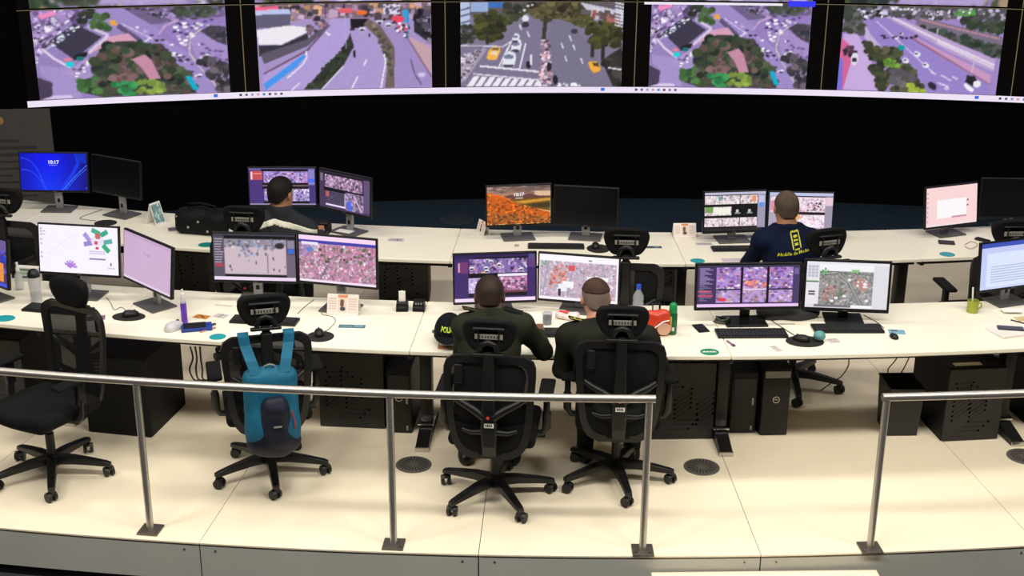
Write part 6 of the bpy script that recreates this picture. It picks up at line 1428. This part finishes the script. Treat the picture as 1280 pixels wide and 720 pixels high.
# little green plant-like figurine
t = thing('figurine', 'small green and yellow figurine by the left officer arm', 'figurine', at(666, 411), 0)
F_ = Field((-0.04, -0.04, -0.01), (0.04, 0.04, 0.09), 0.004); F_.cone((0, 0, 0.0), (-0.004, 0, 0.03), 0.012, 0.010, k=0).ell((-0.006, 0, 0.048), (0.013, 0.013, 0.016), k=0.006).cut((0, 0, 1), 0.0005); F_.build('body', mat('green figure', (86, 150, 60), 0.5), t)
F_ = Field((-0.04, -0.04, -0.01), (0.05, 0.04, 0.09), 0.004); F_.cone((0.004, 0, 0.022), (0.026, 0, 0.010), 0.008, 0.006, k=0); F_.build('arm', mat('yellow figure', (226, 196, 70), 0.5), t)

# police cap on a white box over a brown book
bk = at(570, 431); rzb = R_(-3)
o = flat('book', 'brown book under the white box and the black cap', 'book', 571, 430, 0.21, 0.17, 0, mat('brown cover', (166, 112, 56), 0.6), 0.012, r=0.002)
o2 = tag(MB().rbox((0, 0, 0.0185), (0.19, 0.15, 0.035), 0.006).build('folded_cloth', M_PAPER, None, 40), 'white folded cloth between the brown book and the cap', 'cloth'); o2.location = o.location+Vector((0, 0.003, 0.0122)); o2.rotation_euler = o.rotation_euler
cp = thing('police_cap', 'black cap with yellow POLICIA lettering beside the left officer', 'cap', o.location+Vector((-0.045, 0.02, 0.0485)), R_(-2))
F_ = Field((-0.13, -0.22, -0.02), (0.13, 0.13, 0.16), 0.006); F_.ell((0, 0.01, 0.018), (0.092, 0.105, 0.118), k=0).cut((0, 0, 1), 0.004)
inner = Field((-0.13, -0.22, -0.02), (0.13, 0.13, 0.16), 0.006); crown_f = F_
CAPM = mat('black cap cloth', (14, 18, 24), 0.85, var=0.15, bump=0.1, bscale=300, spec=0.15)
F_.build('crown', CAPM, cp)
v = []; f = []; n_ = 14
for j in range(5):
    r = j/4
    for i in range(n_+1):
        a = PI+PI*(i/n_); x = math.cos(a)*(0.090+0.004*r); y = 0.01+math.sin(a)*(0.10+0.075*r*abs(math.sin(a)))
        v.append((x, y, 0.020-0.016*r-0.35*x*x*1.5+0.006))
k_ = len(v); v += [(x, y, z-0.004) for x, y, z in v]
for j in range(4):
    for i in range(n_):
        a = j*(n_+1)+i; f += [(a, a+1, a+n_+2, a+n_+1), (k_+a, k_+a+n_+1, k_+a+n_+2, k_+a+1)]
for i in range(n_): a = 4*(n_+1)+i; f.append((a, a+1, k_+a+1, k_+a))
m = MB(); m.add(v, f); m.build('brim', CAPM, cp, 60)
m = MB(); m.lathe([(0.007, 0.133), (0.007, 0.138), (0.001, 0.14)], 10, T((0, 0.01, -0.002))); m.build('top_button', CAPM, cp, 40)
def capwarp(p):
    a = p.x/0.105; t = march(crown_f, (0.13*math.sin(a), 0.01-0.16*math.cos(a), p.z), (-math.sin(a), math.cos(a), -0.0), 0.2)
    d = np.array((0.13*math.sin(a), 0.01-0.16*math.cos(a), p.z))+np.array((-math.sin(a), math.cos(a), 0))*(t-0.003)
    return Vector(d)
text_obj('lettering', 'POLICIA', 0.043, mat('neon yellow print', (214, 240, 60), 0.5), cp, T((0.012, 0, 0.066), 0, PI/2), 0.0, warp=capwarp, bold=0.0016)
m = MB(); m.rbox((-0.098, 0.0, 0.022), (0.012, 0.025, 0.016), 0.003); m.build('side_buckle', M_SILVER, cp)

# radio chargers
def charger(label, px, py, rz, radio):
    t = thing('radio_charger', label, 'charger', at(px, py), R_(rz), 'radio chargers')
    m = MB(); bx0 = [(-0.040, -0.045), (0.040, -0.045), (0.040, 0.045), (-0.040, 0.045)]
    v = [(x, y, 0) for x, y in bx0]+[(x*0.9, y*0.75+0.006, 0.060) for x, y in bx0]
    m.add(v, [(3, 2, 1, 0), (4, 5, 6, 7)]+[(i, (i+1) % 4, 4+(i+1) % 4, 4+i) for i in range(4)]); b_ = m.build('cradle', M_BLACK, t)
    bv = b_.modifiers.new('b', 'BEVEL'); bv.width = 0.006; bv.segments = 2
    m = MB(); m.rbox((0, -0.044, 0.022), (0.05, 0.004, 0.012), 0.001, T((0, 0, 0), 0, -0.15)); m.build('front_plate', M_CAB, t)
    if radio:
        m = MB(); m.rbox((0, 0.0, 0.085), (0.042, 0.020, 0.085), 0.004); r_ = m.build('battery', M_WHITE, t)
        for q in (-0.012, 0.012):
            m = MB(); m.cyl((q, 0, 0.127), (q, 0, 0.134), 0.005, n=8); m.build('contact', M_BLACK, r_)
    else:
        m = MB(); m.rbox((0, 0.004, 0.060), (0.055, 0.05, 0.012), 0.005); w_ = m.build('well', M_CABIN, t)
        for q in range(3):
            m = MB(); m.cyl((-0.016+q*0.016, -0.036, 0.052), (-0.016+q*0.016, -0.039, 0.052), 0.005, n=8); m.build('charge_light', M_SILVER, t)
    return t
charger('black charging cradle holding a white battery', 503, 387, 2, True); charger('empty black charging cradle beside the white battery one', 524, 387, -2, False)

# tent calendars
def tent(label, px, py, rz, w_=0.19, h_=0.115, dep=0.05, seed=1, side=False):
    t = thing('tent_calendar', label, 'calendar', at(px, py), R_(rz), 'tent calendars')
    for s, nm in ((-1, 'front_sheet'), (1, 'rear_sheet')):
        m = MB(); a = math.atan2(dep, h_); L_ = math.hypot(dep, h_)
        m.rbox((0, 0, L_/2), (w_, 0.003, L_), 0.0008, Matrix.Translation((0, s*dep, 0.0008)) @ Matrix.Rotation(s*a, 4, 'X')); sh = m.build(nm, M_PAPER, t)
        c = Canvas(41, 25, 0, 0, 40, 24, (240, 232, 226))
        if s < 0:
            if side: c.rect(2, 2, 38, 22, (110, 150, 160)).scatter([(2, 2), (38, 2), (38, 22), (2, 22)], 40, 1, 3, [(90, 140, 150), (180, 206, 206), (150, 180, 150)], seed)
            else: c.rect(1, 3, 12, 22, (236, 220, 214)).rect(14, 4, 25, 21, (226, 206, 190)).ell(19, 10, 3, 5, (110, 74, 60)).ell(20, 17, 4, 3, (60, 60, 66)).rect(27, 3, 39, 22, (232, 214, 206)).rect(14, 0, 26, 3, (220, 140, 90)); [c.rect(2, y, 11, y+0.8, (190, 170, 160)) for y in range(5, 20, 3)]; [c.rect(28, y, 38, y+0.8, (196, 180, 170)) for y in range(5, 20, 3)]
        else: c.rect(2, 2, 38, 22, (222, 226, 222))
        MM = Matrix.Translation((0, s*dep, 0.0008)) @ Matrix.Rotation(s*a, 4, 'X')
        R4 = np.array(MM)
        def fn(U, V):
            P = np.stack([(U-0.5)*(w_-0.006)*(-s), np.full(U.shape, s*0.0021), 0.004+(1-V)*(L_-0.008), np.ones(U.shape)], -1)
            return (P @ R4.T)[..., :3]
        me = grid_mesh('printed_page', fn, 40, 24, c.lin()); me.materials.append(S_PRINT); o = bpy.data.objects.new('printed_page', me); COL.objects.link(o); o.parent = sh
    return t
tent('white tent calendar with small photo below the pink map screen', 430, 391, -6, 0.20, 0.125, 0.045, 1)
tent('pale tent calendar on the back desk left of the bright tiles screen', 855, 295, 3, 0.17, 0.10, 0.04, 2)
tent('small tent calendar half hidden by the orange landscape screen', 604, 292, -60, 0.12, 0.10, 0.03, 3)
tent('tall teal tent card seen edge on beside the black bag', 195, 279, 62, 0.11, 0.165, 0.05, 4, True)
t = thing('leaflet_box', 'green and white leaflet box behind the tumbler', 'box', at(36, 352)+Vector((0, 0.02, 0)), R_(-9))
m = MB(); m.rbox((0, 0, 0.05), (0.16, 0.05, 0.10), 0.003); bx_ = m.build('box', M_PAPER, t)
for q, c in enumerate(((110, 150, 130), (170, 196, 180), (90, 100, 130))):
    m = MB(); m.rbox((-0.02+0.015*q, -0.0262, 0.085-0.026*q), (0.10, 0.002, 0.014), 0.0006); m.build('printed_band', mat('leaflet %d' % q, c, 0.6), bx_)

# bags on the back desk and behind the monitors
BAGM = mat('black bag nylon', (11, 11, 13), 0.7, var=0.2, bump=0.3, bscale=25, spec=0.2)
t = thing('handbag', 'large black bag on the back desk left of the reflective jacket man', 'bag', at(254, 294)+Vector((0, 0.06, 0)), R_(-12))
F_ = Field((-0.30, -0.18, -0.01), (0.30, 0.18, 0.26), 0.010); F_.rbox((0, 0, 0.085), (0.215, 0.095, 0.085), 0.06, k=0).ell((-0.06, 0, 0.13), (0.15, 0.08, 0.07), k=0.04).ell((0.12, 0.0, 0.12), (0.10, 0.085, 0.075), k=0.04)
X, Y, Z = F_.grid((slice(None),)*3); F_.val += (0.006*np.sin(30*X+9*Z)*np.sin(22*Z+8*Y)).astype(np.float32); F_.cut((0, 0, 1), 0.001); F_.build('body', BAGM, t)
m = MB(); m.tube([(-0.12, 0, 0.17), (-0.10, -0.02, 0.225), (0.0, -0.03, 0.24), (0.10, -0.02, 0.22), (0.12, 0, 0.17)], 0.008, 8); m.build('handle', BAGM, t, 60)
for x, y, z in ((-0.18, -0.075, 0.135), (0.0, -0.105, 0.115), (-0.08, -0.11, 0.07), (0.07, -0.105, 0.045)):
    m = MB(); m.lathe([(0.008, -0.004), (0.010, 0.0), (0.006, 0.005), (0.001, 0.006)], 10, T((x, y, z), 0, PI/2)); m.build('buckle', M_SILVER, t, 40)
flat('paper_sheet', 'dark folded papers left of the black bag', 'paper', 219, 287, 0.10, 0.06, 30, mat('dark paper', (96, 92, 100), 0.6), 0.01)
t = thing('cloth_bag', 'dark soft bag lying behind the six view monitor', 'bag', at(985, 398)+Vector((0, 0.04, 0)), R_(3))
F_ = Field((-0.25, -0.15, -0.01), (0.25, 0.15, 0.14), 0.010); F_.ell((0, 0, 0.035), (0.19, 0.095, 0.055), k=0).ell((0.08, -0.01, 0.03), (0.12, 0.085, 0.05), k=0.03).ell((-0.1, 0.0, 0.03), (0.09, 0.08, 0.045), k=0.03)
X, Y, Z = F_.grid((slice(None),)*3); F_.val += (0.006*np.sin(34*X+9*Z)*np.sin(28*Y+8*Z)).astype(np.float32); F_.cut((0, 0, 1), 0.001); F_.build('body', mat('dark grey bag cloth', (40, 40, 42), 0.8, var=0.2, bump=0.3, bscale=25), t)
t = thing('cable_bundle', 'coiled black and grey cable before the six view monitor stand', 'cable', at(903, 403), 0)
for q in range(3):
    m = MB(); m.tube([((0.048-0.006*q)*math.cos(a*PI/8)+0.006*math.sin(3*a+q), (0.035-0.004*q)*math.sin(a*PI/8), 0.008+0.010*q+0.005*math.sin(a*PI/4+q)) for a in range(16)], 0.0065, 6, closed=True); m.build('coil', mat('grey braided cable', (78, 76, 74), 0.6) if q != 1 else M_CABLE, t, 60)
# desk phone of the back row beside the jacket man
t = thing('desk_phone', 'black desk phone right of the man in reflective jacket', 'phone', at(398, 292), R_(-10))
m = MB(); v = [(-0.08, -0.08, 0), (0.08, -0.08, 0), (0.08, 0.08, 0), (-0.08, 0.08, 0), (-0.08, -0.08, 0.02), (0.08, -0.08, 0.02), (0.08, 0.08, 0.09), (-0.08, 0.08, 0.09)]
m.add(v, [(3, 2, 1, 0), (4, 5, 6, 7), (0, 1, 5, 4), (1, 2, 6, 5), (2, 3, 7, 6), (3, 0, 4, 7)]); m.build('base', M_BLACK, t)
m = MB(); m.rbox((-0.055, 0, 0.075), (0.04, 0.17, 0.025), 0.01, T((0, 0, 0), 0, 0.38)); m.build('handset', M_CABIN, t)
m = MB(); m.rbox((0.035, 0.03, 0.073), (0.06, 0.04, 0.004), 0.001, T((0, 0, 0), 0, 0.0)); m.build('display', M_CAB, t)

# cables on the desks and floor
def cable(label, pts, r=0.0028, m=None, h=0.743):
    P = []
    for q in pts: P.append(at(q[0], q[1], q[2] if len(q) > 2 else h))
    S = []
    for i in range(len(P)-1):
        p0, p1, p2, p3 = P[max(i-1, 0)], P[i], P[i+1], P[min(i+2, len(P)-1)]
        for k in range(6):
            t = k/6; S.append(0.5*((2*p1)+(p2-p0)*t+(2*p0-5*p1+4*p2-p3)*t*t+(3*p1-p0-3*p2+p3)*t**3))
    S.append(P[-1]); mb = MB(); mb.tube(S, r, 6); return tag(mb.build('cable', m or M_CABLE, None, 60), label, 'cable', 'loose cables')
cable('thin mouse cable before the lilac screen', [(133, 372), (138, 378), (143, 387), (152, 384), (160, 391)], 0.0022, M_CABLEG)
cable('thin mouse cable right of the backpack chair', [(392, 375), (380, 384), (372, 392)], 0.0022, M_CABLEG)
cable('thin mouse cable curling below the tent calendar', [(405, 383), (402, 392), (416, 396), (419, 402), (410, 412), (401, 415)], 0.0022, M_CABLEG)
cable('thin cable from the six view monitor to the round mouse pad', [(952, 391), (968, 403), (982, 412), (996, 421)], 0.0025)
cable('thin cable behind the aerial map keyboard', [(1080, 394), (1095, 402), (1105, 410)], 0.0022)
cable('loose grey cable beside the dark screen on the back left desk', [(128, 262), (110, 268), (100, 273), (120, 276)], 0.0025, M_CABLEG)
cable('pale tangled earphone cable near the pale pink screen', [(1206, 306), (1214, 302), (1222, 306), (1214, 311), (1206, 308)], 0.0022, mat('red grey cable', (150, 110, 106), 0.6))
cable('black cable looping under the right desk beside the bin', [(1112, 470, 0.30), (1110, 462, 0.42), (1118, 452, 0.55), (1122, 446, 0.64)], 0.004)
cable('black cable hanging above the waste bin', [(1121, 476, 0.28), (1130, 460, 0.42), (1136, 448, 0.62)], 0.004)
cable('black cable drooping from the desk to the floor right of the towers', [(1061, 449, 0.62), (1060, 458, 0.45), (1052, 470, 0.2), (1040, 478, 0.02), (1026, 488, 0.006)], 0.004)
for q, xx in enumerate((238, 244, 250)):
    cable('black computer cable hanging beside the plain cabinet, %s of three' % ('leftmost', 'middle', 'rightmost')[q], [(xx, 434, 0.62), (xx+3-q, 448, 0.45), (xx-1+q*2, 462, 0.28), (xx+4, 474, 0.05), (xx+10+4*q, 476, 0.006)], 0.006)

# grey standing banner at the left behind the back row
bn = at_y(30, 240, 11.3); bx0 = at_y(66, 190, 11.3).x; W_ = 0.9
t = thing('standing_banner', 'dark grey standing banner with printed text lines at the left', 'banner', Vector((bx0-W_/2, 11.3, 0)), R_(6))
ztop = at_y(60, 137, 11.3).z
m = MB(); m.rbox((0, 0, ztop/2+0.03), (W_, 0.012, ztop-0.06), 0.002); sh = m.build('sheet', mat('grey banner', (66, 64, 61), 0.7, var=0.05), t)
m = MB(); m.rbox((0, 0, 0.03), (W_+0.04, 0.16, 0.06), 0.01); m.build('foot', M_GREYBASE, t)
for j in range(14):
    z = ztop-0.28-j*0.062; wd = (0.42, 0.62, 0.56, 0.5, 0.6, 0.3)[j % 6]
    l_ = MB(); l_.box((0.0-(0.62-wd)/4, -0.0072, z), (wd, 0.001, 0.018 if j > 2 else 0.026)); l_.build('text_line', mat('banner print', (42, 41, 40), 0.7), sh)
m = MB(); m.cyl((0.02, -0.006, ztop-0.10), (0.02, -0.0078, ztop-0.10), 0.035, n=16); m.build('emblem', mat('banner emblem', (150, 120, 70), 0.6), sh)
